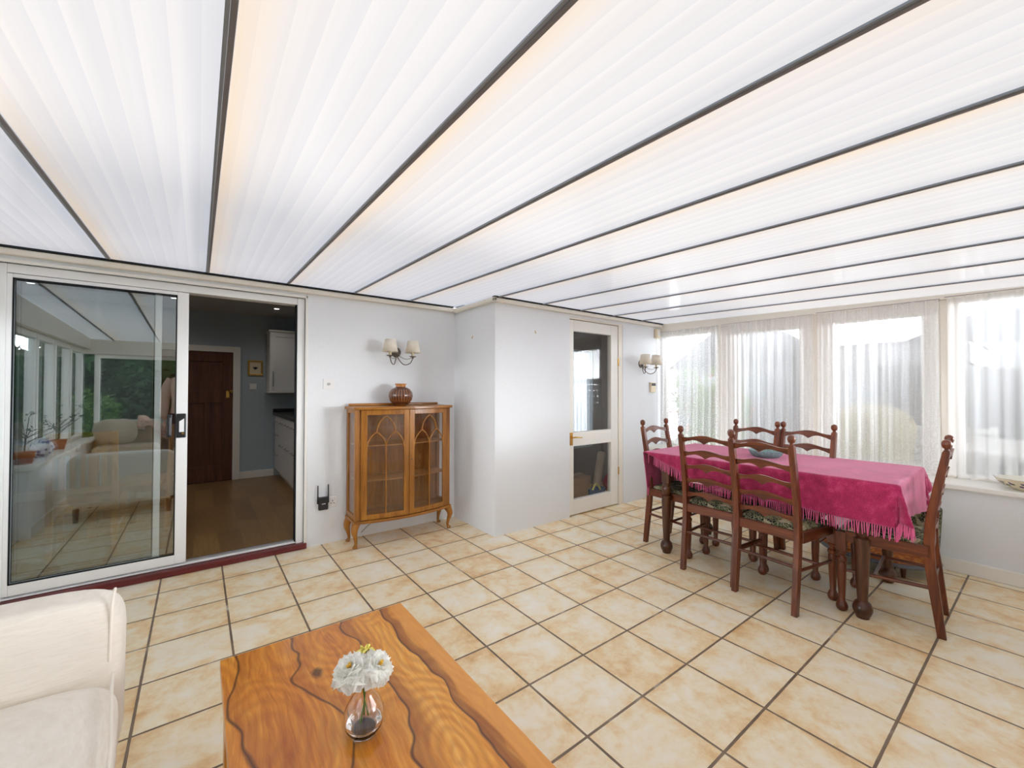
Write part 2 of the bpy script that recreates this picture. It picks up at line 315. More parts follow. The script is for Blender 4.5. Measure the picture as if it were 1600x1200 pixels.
# ------------------------------------------------------------------ mesh helpers
class MB:
    def __init__(s, sc=1.0, off=(0, 0, 0)):
        s.bm = bmesh.new(); s.s = sc; s.off = Vector(off)
    def v(s, p): return s.bm.verts.new((Vector(p)-s.off)*s.s)
    def face(s, vs):
        try: return s.bm.faces.new(vs)
        except ValueError: return None
    def box(s, x0, x1, y0, y1, z0, z1):
        p = [s.v((x, y, z)) for z in (z0, z1) for y in (y0, y1) for x in (x0, x1)]
        for f in ((0, 2, 3, 1), (4, 5, 7, 6), (0, 1, 5, 4), (2, 6, 7, 3), (0, 4, 6, 2), (1, 3, 7, 5)): s.face([p[i] for i in f])
        return s
    def hull(s, bot, top):
        b = [s.v(p) for p in bot]; t = [s.v(p) for p in top]; n = len(b)
        s.face(b[::-1]); s.face(t)
        for i in range(n): s.face([b[i], b[(i+1) % n], t[(i+1) % n], t[i]])
        return s
    def loops(s, rings, closed=False, cap=True):
        R = [[s.v(p) for p in r] for r in rings]; n = len(R[0])
        rng = len(R) if closed else len(R)-1
        for j in range(rng):
            a = R[j]; b = R[(j+1) % len(R)]
            for i in range(n): s.face([a[i], a[(i+1) % n], b[(i+1) % n], b[i]])
        if cap and not closed: s.face(R[0][::-1]); s.face(R[-1])
        return s
    def tube(s, pts, r, seg=10, closed=False, flat=1.0, cap=True):
        pts = [Vector(p) for p in pts]; n = len(pts); rr = r if isinstance(r, (list, tuple)) else [r]*n
        rings = []; up = None
        for i, p in enumerate(pts):
            a = pts[(i-1) % n] if (closed or i) else p; b = pts[(i+1) % n] if (closed or i < n-1) else p
            d = (b-a).normalized()
            if up is None: up = Vector((0, 0, 1)) if abs(d.z) < .9 else Vector((1, 0, 0))
            x = d.cross(up).normalized(); y = x.cross(d).normalized(); up = y
            rings.append([p+(x*math.cos(2*PI*k/seg)+y*math.sin(2*PI*k/seg)*flat)*rr[i] for k in range(seg)])
        return s.loops(rings, closed, cap)
    def lathe(s, prof, c=(0, 0, 0), seg=24, mod=None, cap=True):
        c = Vector(c); rings = []
        for r, z in prof:
            rings.append([c+Vector(((r*(mod(k/seg, z) if mod else 1))*math.cos(2*PI*k/seg), (r*(mod(k/seg, z) if mod else 1))*math.sin(2*PI*k/seg), z)) for k in range(seg)])
        return s.loops(rings, False, cap)
    def ball(s, c, r, seg=14, ring=8, sc=(1, 1, 1)):
        return s.loops([[Vector(c)+Vector((r*sc[0]*math.sin(PI*max(.02, min(.98, j/ring)))*math.cos(2*PI*k/seg), r*sc[1]*math.sin(PI*max(.02, min(.98, j/ring)))*math.sin(2*PI*k/seg), -r*sc[2]*math.cos(PI*j/ring))) for k in range(seg)] for j in range(ring+1)])
    def grid(s, f, nu, nv):
        g = [[s.v(f(i/nu, j/nv)) for i in range(nu+1)] for j in range(nv+1)]
        for j in range(nv):
            for i in range(nu): s.face([g[j][i], g[j][i+1], g[j+1][i+1], g[j+1][i]])
        return s
    def prism(s, poly, a, b, axis='y'):
        def P(u, v_, w): return {'y': (u, w, v_), 'x': (w, u, v_), 'z': (u, v_, w)}[axis]
        return s.hull([P(u, v_, a) for u, v_ in poly], [P(u, v_, b) for u, v_ in poly])
    def build(s, name, mat, parent=None, smooth=35, bevel=0, solid=0, sub=0, label=None, seg=2):
        bmesh.ops.recalc_face_normals(s.bm, faces=s.bm.faces)
        me = bpy.data.meshes.new(name); s.bm.to_mesh(me); s.bm.free()
        me.materials.append(mat if not isinstance(mat, str) else M[mat])
        if smooth:
            for p in me.polygons: p.use_smooth = True
            me.set_sharp_from_angle(angle=math.radians(smooth))
        o = bpy.data.objects.new(name, me); col.objects.link(o)
        if parent: o.parent = parent
        if solid: md = o.modifiers.new('solid', 'SOLIDIFY'); md.thickness = solid; md.offset = 0
        if bevel: md = o.modifiers.new('bevel', 'BEVEL'); md.width = bevel; md.segments = seg; md.limit_method = 'ANGLE'; md.angle_limit = math.radians(40)
        if sub: md = o.modifiers.new('sub', 'SUBSURF'); md.levels = sub; md.render_levels = sub
        if label: o['label'] = label
        return o
def tag(o, label, cat, group=None):
    o['label'] = label; o['category'] = cat
    if group: o['group'] = group
    return o
def thing(name, label, cat, loc=(0, 0, 0), rz=0, group=None):
    o = bpy.data.objects.new(name, None); col.objects.link(o); o.location = loc; o.rotation_euler = (0, 0, rz); o.empty_display_size = .1
    return tag(o, label, cat, group)
def struct(o): o['kind'] = 'structure'; return o
def copy_tree(o, parent=None):
    c = o.copy(); col.objects.link(c)
    if parent: c.parent = parent
    for ch in list(o.children): copy_tree(ch, c)
    return c
def S(name): return MB(T), name
def sbox(name, mat, *boxes, bevel=0, parent=None):
    mb = MB(T)
    for b in boxes: mb.box(*b)
    o = mb.build(name, mat, parent, smooth=None, bevel=bevel)
    return struct(o) if not parent else o
# ================================================================== SETTING (numbers in tile units unless said otherwise)
YH, YF, XC, XR, XW, YG, XL = -0.19, -2.32, 6.70, 13.30, 14.10, -13.1, -3.0
def zr(y): return 6.29+.03*(y+.3)

sbox('floor', 'tiles', (-3.6, 14.4, -13.4, 0.25, -.3, 0))
sbox('floor_kitchen', 'laminate', (-8, 6.4, 0.25, 10.2, -.3, 0.0))
sbox('floor_lobby', 'tiles', (9.2, 14.0, -2.0, .6, -.28, 0.002))
sbox('wall_back', 'wall', (-3.6, -2.3, YH, .3, 0, 6.25), (-2.3, 2.62, YH, .3, 6.02, 6.25), (2.62, XC, YH, .3, 0, 6.25))
sbox('wall_recess', 'wall', (XC, XC+.3, YF, .3, 0, 6.25))
sbox('wall_far', 'wall', (XC+.3, 9.42, YF, -2.0, 0, 6.22), (9.42, 11.92, YF, -2.0, 6.0, 6.22), (11.92, 14.4, YF, -2.0, 0, 6.22))
sbox('wall_right', 'wall_low', (XR, 14.35, YG, YF-.003, 0, 1.72), bevel=.004)
mb = MB(T); mb.hull([(XW, YF-.003, 5.88), (XW, YG, 5.88), (14.4, YG, 5.88), (14.4, YF-.003, 5.88)], [(XW, YF-.003, 6.215), (XW, YG, zr(YG)-.02), (14.4, YG, zr(YG)-.02), (14.4, YF-.003, 6.215)])
struct(mb.build('wall_right_header', 'cream_trim', smooth=None))
sbox('trim_1', 'trim', (13.2, 14.3, YG+.3, YF-.01, 1.725, 1.84), bevel=.008)       # window sill right
sbox('baseboard_right', 'trim', (13.22, XR-.002, YG+.3, YF-.01, 0.003, .27), bevel=.004)
# coving strips under the roof edge
def cove(name, pts):
    mb = MB(T)
    for (x0, x1, y0, y1, z) in pts: mb.box(x0, x1, y0, y1, z-.12, z)
    struct(mb.build(name, 'cream_trim', smooth=None, bevel=.008))
cove('trim_2', [(-3.0, XC-.003, YH-.10, YH-.003, 6.24)])
cove('trim_3', [(XC-.1, XC-.003, YF-.1, YH-.1, 6.215), (XC-.1, XW-.005, YF-.1, YF-.003, 6.2)])
sbox('trim_4', 'gasket', (-3.0, XC-.1, YH-.13, YH-.02, 6.245, 6.275)); sbox('trim_5', 'gasket', (XC-.1, XW, YF-.13, YF-.02, 6.205, 6.228))
# roof sheets and glazing bars
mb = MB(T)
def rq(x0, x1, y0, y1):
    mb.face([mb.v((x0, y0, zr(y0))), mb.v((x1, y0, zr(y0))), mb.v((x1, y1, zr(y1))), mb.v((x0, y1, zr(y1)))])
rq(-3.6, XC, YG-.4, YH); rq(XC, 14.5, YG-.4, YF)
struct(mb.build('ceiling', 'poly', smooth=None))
rx = [-2.33]+[-.81+1.515*k for k in range(10)]
for k, x in enumerate(rx):
    y1 = YH-.02 if x < XC else YF-.02
    mb = MB(T); z0 = .028
    mb.hull([(x-.018, YG, zr(YG)-z0), (x+.018, YG, zr(YG)-z0), (x+.018, YG, zr(YG)-.003), (x-.018, YG, zr(YG)-.003)], [(x-.018, y1, zr(y1)-z0), (x+.018, y1, zr(y1)-z0), (x+.018, y1, zr(y1)-.003), (x-.018, y1, zr(y1)-.003)])
    ob = struct(mb.build('trim_%d' % (20+k), 'rafter', smooth=None, bevel=.002))
    mb = MB(T); mb.hull([(x-.045, YG, zr(YG)-.02), (x-.020, YG, zr(YG)-.02), (x-.020, YG, zr(YG)-.004), (x-.045, YG, zr(YG)-.004)], [(x-.045, y1, zr(y1)-.02), (x-.020, y1, zr(y1)-.02), (x-.020, y1, zr(y1)-.004), (x-.045, y1, zr(y1)-.004)])
    mb.build('edge_strip', 'rafterlight', ob, smooth=None)
# upper storey of the house above the lean-to roof
sbox('wall_upper_house', 'extblue', (-9, 15, .02, .6, 6.45, 15.5))
# garden side wall with windows, left wall
sbox('wall_front', 'wall_low', (-3.5, 14.4, YG-.35, YG, 0, 1.72))
mb = MB(T); mb.box(-3.5, 14.4, YG-.35, YG, 5.28, zr(YG)-.02); struct(mb.build('wall_front_header', 'cream_trim', smooth=None))
sbox('wall_left', 'wall_low', (-3.5, -2.85, YG, -4.8, 0, 1.72), bevel=.02)
mb = MB(T); mb.hull([(-3.5, YG, 5.45), (XL, YG, 5.45), (XL, YH, 5.45), (-3.5, YH, 5.45)], [(-3.5, YG, zr(YG)-.02), (XL, YG, zr(YG)-.02), (XL, YH, 6.25), (-3.5, YH, 6.25)])
struct(mb.build('wall_left_header', 'cream_trim', smooth=None))
sbox('trim_6', 'trim', (-3.4, -2.72, YG+.3, -4.7, 1.725, 1.85), bevel=.01)
sbox('trim_7', 'trim', (-3.0, 13.4, YG+.002, YG+.35, 1.725, 1.85), bevel=.01)
sbox('baseboard_left', 'trim', (-2.848, -2.78, YG+.3, -4.75, .003, .3), (-3.4, -2.78, -4.797, -4.73, .003, .3))

wi = [0]
def window_x(x, ya, yb, z0, z1, fw=.16, handle=False, sash=False):
    """window in a wall of constant x, from ya to yb (ya>yb)"""
    wi[0] += 1; mb = MB(T); ya, yb = max(ya, yb), min(ya, yb)
    mb.box(x-.07, x+.12, yb, ya, z1-fw, z1); mb.box(x-.07, x+.12, yb, ya, z0, z0+fw*.7)
    mb.box(x-.07, x+.12, ya-fw, ya, z0+fw*.7, z1-fw); mb.box(x-.07, x+.12, yb, yb+fw, z0+fw*.7, z1-fw)
    o = struct(mb.build('window_%d' % wi[0], 'trim', smooth=None, bevel=.004))
    g = MB(T); g.face([g.v((x+.02, yb+fw, z0+fw*.7)), g.v((x+.02, ya-fw, z0+fw*.7)), g.v((x+.02, ya-fw, z1-fw)), g.v((x+.02, yb+fw, z1-fw))]); g.build('pane', 'pane', o, smooth=None)
    if sash:
        h = MB(T); h.box(x-.12, x-.07, yb+.03, yb+.08, 3.6, 3.9); h.box(x-.16, x-.12, yb+.03, yb+.07, 3.45, 3.75); h.build('handle', 'whiteplastic', o, smooth=None, bevel=.003)
    return o
def window_y(y, xa, xb, z0, z1, fw=.16):
    wi[0] += 1; mb = MB(T)
    mb.box(xa, xb, y-.12, y+.05, z1-fw, z1); mb.box(xa, xb, y-.12, y+.05, z0, z0+fw); mb.box(xa, xa+fw, y-.12, y+.05, z0+fw, z1-fw); mb.box(xb-fw, xb, y-.12, y+.05, z0+fw, z1-fw)
    o = struct(mb.build('window_%d' % wi[0], 'trim', smooth=None, bevel=.004))
    g = MB(T); g.face([g.v((xa+fw, y, z0+fw)), g.v((xb-fw, y, z0+fw)), g.v((xb-fw, y, z1-fw)), g.v((xa+fw, y, z1-fw))]); g.build('pane', 'pane', o, smooth=None)
    return o
XG = 14.22
window_x(XG, -2.36, -4.50, 1.84, 5.88, .16)
window_x(XG, -4.74, -7.04, 1.84, 5.88, .32, sash=True)
window_x(XG, -7.28, -9.52, 1.84, 5.88, .31, sash=True)
window_x(XG, -9.76, -11.9, 1.84, 5.88, .12)
window_x(XG, -12.0, -13.0, 1.84, 5.88, .12)
sbox('trim_8', 'cream_trim', *[(14.13, 14.35, y-.115, y+.115, 1.845, 5.875) for y in (-4.62, -7.16, -9.64)])
for a, b in ((-12.9, -10.9), (-10.8, -8.8), (-8.7, -6.9), (-6.8, -4.9)): window_x(-3.3, a, b, 1.86, 5.44, .18)
window_x(-3.3, -4.7, -.3, 0.02, 5.44, .2)
for a, b in ((-2.9, 1.0), (1.1, 5.0), (5.1, 9.0), (9.1, 13.9)): window_y(YG-.15, a, b, 1.73, 5.27, .16)

# sliding patio door ------------------------------------------------
d = struct(MB(T).box(-2.3, -2.12, -.13, .16, .1, 6.0).box(2.44, 2.60, -.15, .16, .1, 6.0).box(-2.12, 2.44, -.13, .16, 5.84, 6.0).box(-2.12, 2.44, -.13, .16, .14, .17).build('door_1', 'alu', smooth=None, bevel=.004))
MB(T).box(-2.1, 2.42, -.06, -.04, .16, .20).box(-2.1, 2.42, .04, .06, .16, .20).box(-2.1, 2.42, -.09, .1, .161, .168).build('track', 'steel', d, smooth=None)
MB(T).box(2.418, 2.438, -.12, .05, .17, 5.84).build('seal', 'gasket', d, smooth=None)
def sash(name, x0, x1, y, left, right):
    s_ = MB(T).box(x0, x0+left, y-.05, y+.05, .2, 5.83).box(x1-right, x1, y-.05, y+.05, .2, 5.83).box(x0+left, x1-right, y-.05, y+.05, 5.76, 5.83).box(x0+left, x1-right, y-.05, y+.05, .2, .39).build(name, 'alu', d, smooth=None, bevel=.003)
    MB(T).box(x0+left, x1-right, y-.006, y+.006, .39, 5.76).build('glass_pane', 'doorglass', s_, smooth=None)
    g = MB(T)
    a, b = x0+left, x1-right
    for yy in (y-.052,):
        g.box(a, a+.02, yy, yy+.01, .39, 5.76).box(b-.02, b, yy, yy+.01, .39, 5.76).box(a, b, yy, yy+.01, 5.73, 5.76).box(a, b, yy, yy+.01, .39, .415)
    g.build('gasket', 'gasket', s_, smooth=None); return s_
sa = sash('sliding_sash', -2.12, .385, -.075, .07, .19)
sb = sash('fixed_sash', -2.12, -.055, .075, .07, .105)
hm = MB(T); hm.box(.20, .36, -.16, -.126, 2.80, 3.30); hb = hm.build('handle', 'black', sa, smooth=None, bevel=.006)
MB(T).hull([(.25, -.17, 2.92), (.33, -.17, 2.92), (.33, -.17, 3.20), (.25, -.17, 3.14)], [(.25, -.161, 2.92), (.33, -.161, 2.92), (.33, -.161, 3.20), (.25, -.161, 3.14)]).build('finger_recess', 'alu', hb, smooth=None)
MB(T).tube([(.10, -.15, 2.86), (.10, -.26, 2.88), (.10, -.26, 3.22), (.10, -.15, 3.24)], .022, 8).build('pull_bar', 'black', hb)
MB(T).box(.05, .13, -.15, -.126, 2.82, 3.28).build('back_plate', 'black', hb, smooth=None, bevel=.004)
MB(T).tube([(.31, -.165, 2.89), (.31, -.18, 2.89)], .02, 10).build('lock', 'brass', hb)
sbox('trim_9', 'maroon', (-2.4, 2.66, -.27, -.05, 0.003, .135), bevel=.006)
sbox('trim_10', 'trim', (2.60, 2.66, YH-.04, YH-.002, .1, 6.06), (-2.3, 2.66, YH-.04, YH-.002, 6.0, 6.06), bevel=.003)

# glazed inner door in the far wall ----------------------------------
d2 = struct(MB(T).box(9.44, 9.62, -2.29, -2.13, .04, 5.93).box(11.36, 11.70, -2.29, -2.13, .04, 5.93).box(9.62, 11.36, -2.29, -2.13, 5.60, 5.93).box(9.62, 11.36, -2.29, -2.13, 2.10, 2.52).box(9.62, 11.36, -2.29, -2.13, .04, .48).build('door_2', 'trim', smooth=None, bevel=.004))
g = MB(T).box(9.62, 11.36, -2.215, -2.205, 2.52, 5.60).box(9.62, 11.36, -2.215, -2.205, .48, 2.10).build('glass_pane', 'doorglass2' if 'doorglass2' in M else 'cabglass', d2, smooth=None)
mb = MB(T).box(9.44, 9.56, -2.32, -2.29, 2.14, 2.52); hp = mb.build('handle_plate', 'brass', d2, smooth=None, bevel=.004)
MB(T).tube([(9.50, -2.32, 2.38), (9.50, -2.40, 2.38), (9.56, -2.42, 2.385), (9.85, -2.42, 2.36)], [.022, .022, .024, .016], 10).build('lever', 'brass', hp)
MB(T).box(11.70, 11.74, -2.31, -2.28, 4.6, 4.85).box(11.70, 11.74, -2.31, -2.28, 1.0, 1.25).build('hinge', 'brass', d2, smooth=None)
sbox('trim_11', 'cream_trim', (11.72, 11.92, -2.31, -2.0, 0.003, 5.97), (9.42, 11.92, -2.31, -2.0, 5.95, 6.0), bevel=.003)

# kitchen shell ---------------------------------------------------------
sbox('wall_kitchen_back', 'kwall', (-8, -.85, 9.9, 10.2, 0, 7.2), (-.85, 1.95, 10.06, 10.2, 0, 5.5), (-.85, 1.95, 9.9, 10.2, 5.5, 7.2), (1.95, 6.4, 9.9, 10.2, 0, 7.2))
sbox('wall_kitchen_right', 'kwall', (5.3, 5.6, .3, 9.9, 0, 7.2)); sbox('wall_kitchen_left', 'kwall', (-8.3, -8, .3, 10.2, 0, 7.2))
sbox('wall_kitchen_front', 'kwall', (-8, -2.35, .31, .4, 0, 7.2), (-2.35, 2.66, .31, .4, 6.05, 7.2), (2.66, 5.3, .31, .4, 0, 7.2))
sbox('ceiling_kitchen', 'kceil', (-8.3, 5.6, .3, 10.2, 7.0, 7.2))
sbox('baseboard_kitchen', 'trim', (1.98, 3.25, 9.84, 9.898, .003, .3), (-8, -.9, 9.84, 9.898, .003, .3), bevel=.003)
sbox('trim_12', 'trim', (1.72, 1.98, 9.8, 9.9, 0.003, 5.6), (-.85, -.6, 9.8, 9.9, 0.003, 5.6), (-.6, 1.72, 9.8, 9.9, 5.36, 5.6), bevel=.004)
dk = struct(MB(T).box(-.62, 1.74, 9.88, 10.0, 0.004, 5.37).build('door_3', 'doorwood', smooth=None))
fr_ = MB(T)
for (a, b, c_, e_) in ((-.6, -.25, .03, 5.35), (1.37, 1.72, .03, 5.35), (-.25, 1.37, 4.95, 5.35), (-.25, 1.37, 3.25, 3.75), (-.25, 1.37, .03, .65), (.08, .28, .65, 3.25), (.76, .96, .65, 3.25)):
    fr_.box(a, b, 9.83, 9.88, c_, e_)
fr_.build('door_frame', 'doorwood', dk, smooth=None, bevel=.004)
MB(T).box(1.48, 1.60, 9.80, 9.83, 3.45, 3.75).build('escutcheon', 'brass', dk, smooth=None, bevel=.003)
MB(T).ball((1.64, 9.74, 3.72), .07).build('door_knob', 'brass', dk)

# lobby behind the glazed inner door
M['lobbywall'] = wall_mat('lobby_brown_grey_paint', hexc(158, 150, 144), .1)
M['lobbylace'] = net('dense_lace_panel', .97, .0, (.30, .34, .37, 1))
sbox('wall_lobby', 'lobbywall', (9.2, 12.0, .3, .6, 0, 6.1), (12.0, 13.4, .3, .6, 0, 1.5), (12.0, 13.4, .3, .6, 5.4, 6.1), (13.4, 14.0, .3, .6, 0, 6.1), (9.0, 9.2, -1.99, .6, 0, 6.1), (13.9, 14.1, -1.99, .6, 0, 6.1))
sbox('ceiling_lobby', 'kceil', (9.0, 14.1, -1.99, .6, 6.1, 6.2))
window_y(.5, 12.0, 13.4, 1.5, 5.4, .12)

# outside ground
sbox('ground_patio', 'paving', (14.45, 60, -60, 8, -.5, -.25)); sbox('ground_lawn', 'grass', (-60, 14.44, -80, -13.5, -.5, -.2)); sbox('ground_side', 'grass', (-60, -3.7, -13.5, 10, -.5, -.2))
# ================================================================== FURNITURE (metres, local to each thing)
def bez(pts, n=10):
    """Catmull-Rom through points"""
    P = [Vector(p) for p in pts]; P = [P[0]*2-P[1]]+P+[P[-1]*2-P[-2]]; out = []
    for i in range(1, len(P)-2):
        for k in range(n):
            t = k/n; a, b, c, d_ = P[i-1], P[i], P[i+1], P[i+2]
            out.append(.5*((2*b)+(c-a)*t+(2*a-5*b+4*c-d_)*t*t+(3*b-a-3*c+d_)*t**3))
    out.append(P[-2]); return out

# ---------- ladder-back dining chair
def slat_poly(w):
    top = []; bot = []; n = 28
    for i in range(n+1):
        u = -1+2*i/n; a = abs(u)
        t = .014+.021*(0.5+0.5*math.cos(PI*min(1, a/.80)))**.8
        b = -.020+.017*math.sin(PI*min(1, max(0, (a-.04)/.80)))-.004*max(0, 1-a/.10)
        if a < .16: b = -.020+.012*(a/.16)-.004*(1-a/.16)
        if a >= .16: b = -.008+.008*math.sin(PI*min(1, (a-.16)/.5)) if a < .66 else -.008-.014*(0.5-0.5*math.cos(PI*(a-.66)/.34))
        top.append((u*w, t)); bot.append((u*w, b))
    return top, bot
def back_y(z):
    pts = [(0, -.200), (.2, -.178), (.36, -.160), (.46, -.156), (.60, -.164), (.80, -.196), (1.02, -.236)]
    for (z0, a), (z1, b) in zip(pts, pts[1:]):
        if z <= z1: t = (z-z0)/(z1-z0); return a+(b-a)*t
    return pts[-1][1]
def make_chair():
    t = thing('dining_chair', '', 'chair', group='ladder-back dining chairs')
    MX = M['chair_x']; MZ = M['chair_z']; MY = M['chair_y']
    for s in (-1, 1):
        mb = MB(); rings = []
        for i in range(23):
            z = .955*i/22; y = back_y(z); hy = .021 if z < .5 else .021-.006*(z-.5)/.45
            if z < .25: hy = .017+.004*z/.25
            hx = .0155
            X = s*.171
            rings.append([(X-hx, y-hy, z), (X+hx, y-hy, z), (X+hx, y+hy, z), (X-hx, y+hy, z)])
        mb.loops(rings); p = mb.build('back_post', MZ, t, smooth=30, bevel=.003)
        yt = back_y(.955)
        MB().lathe([(.013, .95), (.014, .958), (.009, .964), (.009, .970), (.015, .974), (.0185, .982), (.0205, .992), (.0195, 1.003), (.014, 1.012), (.004, 1.017)], (s*.171, yt-.001, 0), 16).build('finial', MZ, p)
        # turned front leg
        fx = s*.205
        mb = MB(); mb.box(fx-.024, fx+.024, .176, .224, .345, .455); lg = mb.build('front_leg', MZ, t, smooth=None, bevel=.003)
        MB().lathe([(.018, .347), (.025, .338), (.025, .330), (.017, .322), (.017, .312), (.026, .300), (.026, .286), (.020, .278), (.023, .265), (.0225, .22), (.0195, .14), (.015, .062), (.018, .056), (.026, .040), (.029, .026), (.026, .010), (.016, .000)], (fx, .2, 0), 18).build('turned_shaft', MZ, lg)
        MB().tube([(s*.178, -.155, .245), (s*.203, .2, .235)], .0095, 10).build('side_stretcher', MY, t)
        # side rail
        MB().hull([(s*.188-.011, -.155, .402), (s*.188+.011, -.155, .402), (s*.208+.009, .18, .402), (s*.208-.011, .18, .402)], [(s*.188-.011, -.155, .462), (s*.188+.011, -.155, .462), (s*.208+.009, .18, .462), (s*.208-.011, .18, .462)]).build('side_rail', MY, t, smooth=None, bevel=.003)
    MB().tube([(-.195, .06, .24), (.195, .06, .24)], .009, 10).build('cross_stretcher', MX, t)
    MB().tube([(-.160, back_y(.26), .262), (.160, back_y(.26), .262)], .0095, 10).build('back_stretcher', MX, t)
    for k, z in enumerate((.924, .824, .727, .630, .533)):
        w = .158; top, bot = slat_poly(w); y0 = back_y(z); mb = MB(); rings = []
        for (x, a), (_, b) in zip(top, bot):
            bow = -.018*(1-(x/w)**2); zt = z+a; zb = z+b
            rings.append([(x, back_y(zb)+bow-.006, zb), (x, back_y(zb)+bow+.006, zb), (x, back_y(zt)+bow+.006, zt), (x, back_y(zt)+bow-.006, zt)])
        mb.loops(rings).build('back_slat', MX, t, smooth=40)
    MB().box(-.160, .160, -.170, -.146, .405, .462).build('back_rail', MX, t, smooth=None, bevel=.003)
    # scalloped front rail
    poly = [(-.185, .46), (-.185, .385)]
    for i in range(21):
        u = -1+2*i/20; poly.append((u*.17, .385+.016*math.cos(u*PI*2)*(1 if abs(u) < .75 else .3)+.008))
    poly += [(.185, .385), (.185, .46)]
    MB().prism(poly, .192, .214).build('front_rail', MX, t, smooth=None)
    # padded drop-in seat
    def f(u, v):
        x = (-1+2*u); y = (-1+2*v); e = max(0, 1-abs(x)**6)*max(0, 1-abs(y)**6)
        wx = .172+(.205-.172)*v
        return (x*wx, -.135+.33*v, .458+.030*(e**.35))
    mb = MB(); mb.grid(f, 24, 24); mb.build('seat', 'tapestry', t, smooth=60, solid=.006)
    return t
chair = make_chair()
# centre position, facing angle (local +y is the front)
CH = [((9.42, -6.80), -88.5, 'dark ladder-back chair on the near long side of the table, on the left'),
      ((9.25, -7.98), -95.0, 'dark ladder-back chair in front of the pink throw, its whole back in view'),
      ((11.10, -6.47), 84, 'dark ladder-back chair on the window side of the table, on the left'),
      ((11.12, -7.60), 86, 'dark ladder-back chair on the window side of the table, on the right'),
      ((10.06, -5.46), 180, 'dark ladder-back chair at the table end nearest the glazed inner door'),
      ((10.15, -9.40), 4.8, 'dark ladder-back chair at the near table end, seen side on')]
for k, ((x, y), a, lab) in enumerate(CH):
    c = chair if k == 0 else copy_tree(chair)
    c.location = (x*T, y*T, 0); c.rotation_euler = (0, 0, math.radians(a)); c['label'] = lab
# ---------- dining table
tt = thing('dining_table', 'dark oak dining table with bulbous turned legs, half hidden under a pink throw', 'table', (10.5*T, -7.32*T, 0), math.radians(2))
Lx, Ly = .398, .745
MB().box(-Lx, Lx, -Ly, Ly, .742, .762).build('tabletop', M['tablewood'], tt, smooth=None, bevel=.006, seg=3)
MB().box(-Lx+.05, Lx-.045, Ly-.12, Ly-.10, .655, .742).box(-Lx+.05, Lx-.045, -Ly+.10, -Ly+.12, .655, .742).box(-Lx+.05, -Lx+.07, -Ly+.1, Ly-.1, .655, .742).box(Lx-.07, Lx-.045, -Ly+.1, Ly-.1, .655, .742).build('apron', M['tablewood'], tt, smooth=None)
for (lx, ly) in ((9.41, -5.53), (11.42, -5.53), (9.41, -9.10), (11.48, -9.10)):
    cx, cy = (lx-10.5)*T, (ly+7.32)*T
    lg = MB().box(cx-.020, cx+.032, cy-.032, cy+.032, .54, .742).build('leg', M['tablewood'], tt, smooth=None, bevel=.004)
    MB().lathe([(.028, .542), (.034, .53), (.030, .52), (.036, .505), (.037, .485), (.030, .462), (.024, .45), (.036, .44), (.038, .43), (.034, .42), (.036, .40), (.034, .32), (.029, .20), (.024, .105), (.024, .095), (.036, .085), (.045, .062), (.046, .045), (.038, .022), (.032, .012), (.03, 0)], (cx, cy, 0), 22).build('turned_shaft', M['tablewood'], lg)

# ---------- pink throw folded over the table
X0, X1, Y0, Y1, ZT = 9.28, 11.70, -9.56, -5.06, 2.302
front = [(9.50, -4.10), (9.25, -5.06), (9.05, -5.6), (8.78, -6.35), (8.68, -7.35), (8.62, -8.35), (8.58, -9.0), (8.58, -9.6), (8.80, -10.05)]
back = [(11.9, -4.2), (12.0, -5.06), (12.05, -5.6), (12.1, -6.35), (12.1, -7.35), (12.1, -8.35), (12.1, -9.0), (12.05, -9.6), (11.9, -10.45)]
fs = [0, .16, .25, .37, .53, .68, .78, .87, 1.0]
def plerp(P, s):
    for i in range(len(fs)-1):
        if s <= fs[i+1]+1e-9:
            t_ = (s-fs[i])/(fs[i+1]-fs[i]); a, b = Vector(P[i]), Vector(P[i+1]); return a.lerp(b, t_)
    return Vector(P[-1])
def flat(s, t_): return plerp(front, s).lerp(plerp(back, s), t_)
def drape(p, extra=0.0):
    cx, cy = min(max(p.x, X0), X1), min(max(p.y, Y0), Y1); dx, dy = p.x-cx, p.y-cy; d_ = math.hypot(dx, dy)+extra
    hang = math.hypot(dx, dy) > 1e-4
    n_ = .008*math.sin(p.x*5+p.y*3)+.006*math.sin(p.y*9-p.x*4)
    if not hang: return (p.x, p.y, ZT+.012+.25*n_)
    ux, uy = dx/math.hypot(dx, dy), dy/math.hypot(dx, dy)
    corner = min(1, 2*min(abs(ux), abs(uy)))
    r = .045*min(1, d_/.05)+.03*d_+corner*d_*(.20+.13*math.cos(4*math.atan2(abs(uy), abs(ux))*2))
    r += .02*d_*math.sin((p.x*ux*0+p.y*abs(ux)*4.6+p.x*abs(uy)*5.2)*1.7)
    z = ZT+.012-max(0, d_-.03)*(1-.08*corner)
    return (cx+ux*r, cy+uy*r, z)
mb = MB(T, (10.5, -7.32, 0)); mb.grid(lambda u, v: drape(flat(u, v)), 170, 110)
cl = mb.build('tablecloth', 'chenille', None, smooth=180, solid=.005)
cl.location = (10.5*T, -7.32*T, 0); cl.rotation_euler = (0, 0, math.radians(2))
tag(cl, 'raspberry pink chenille throw with a fringed hem draped over the dining table', 'throw')
mb = MB(T, (10.5, -7.32, 0)); rf = random.Random(3)
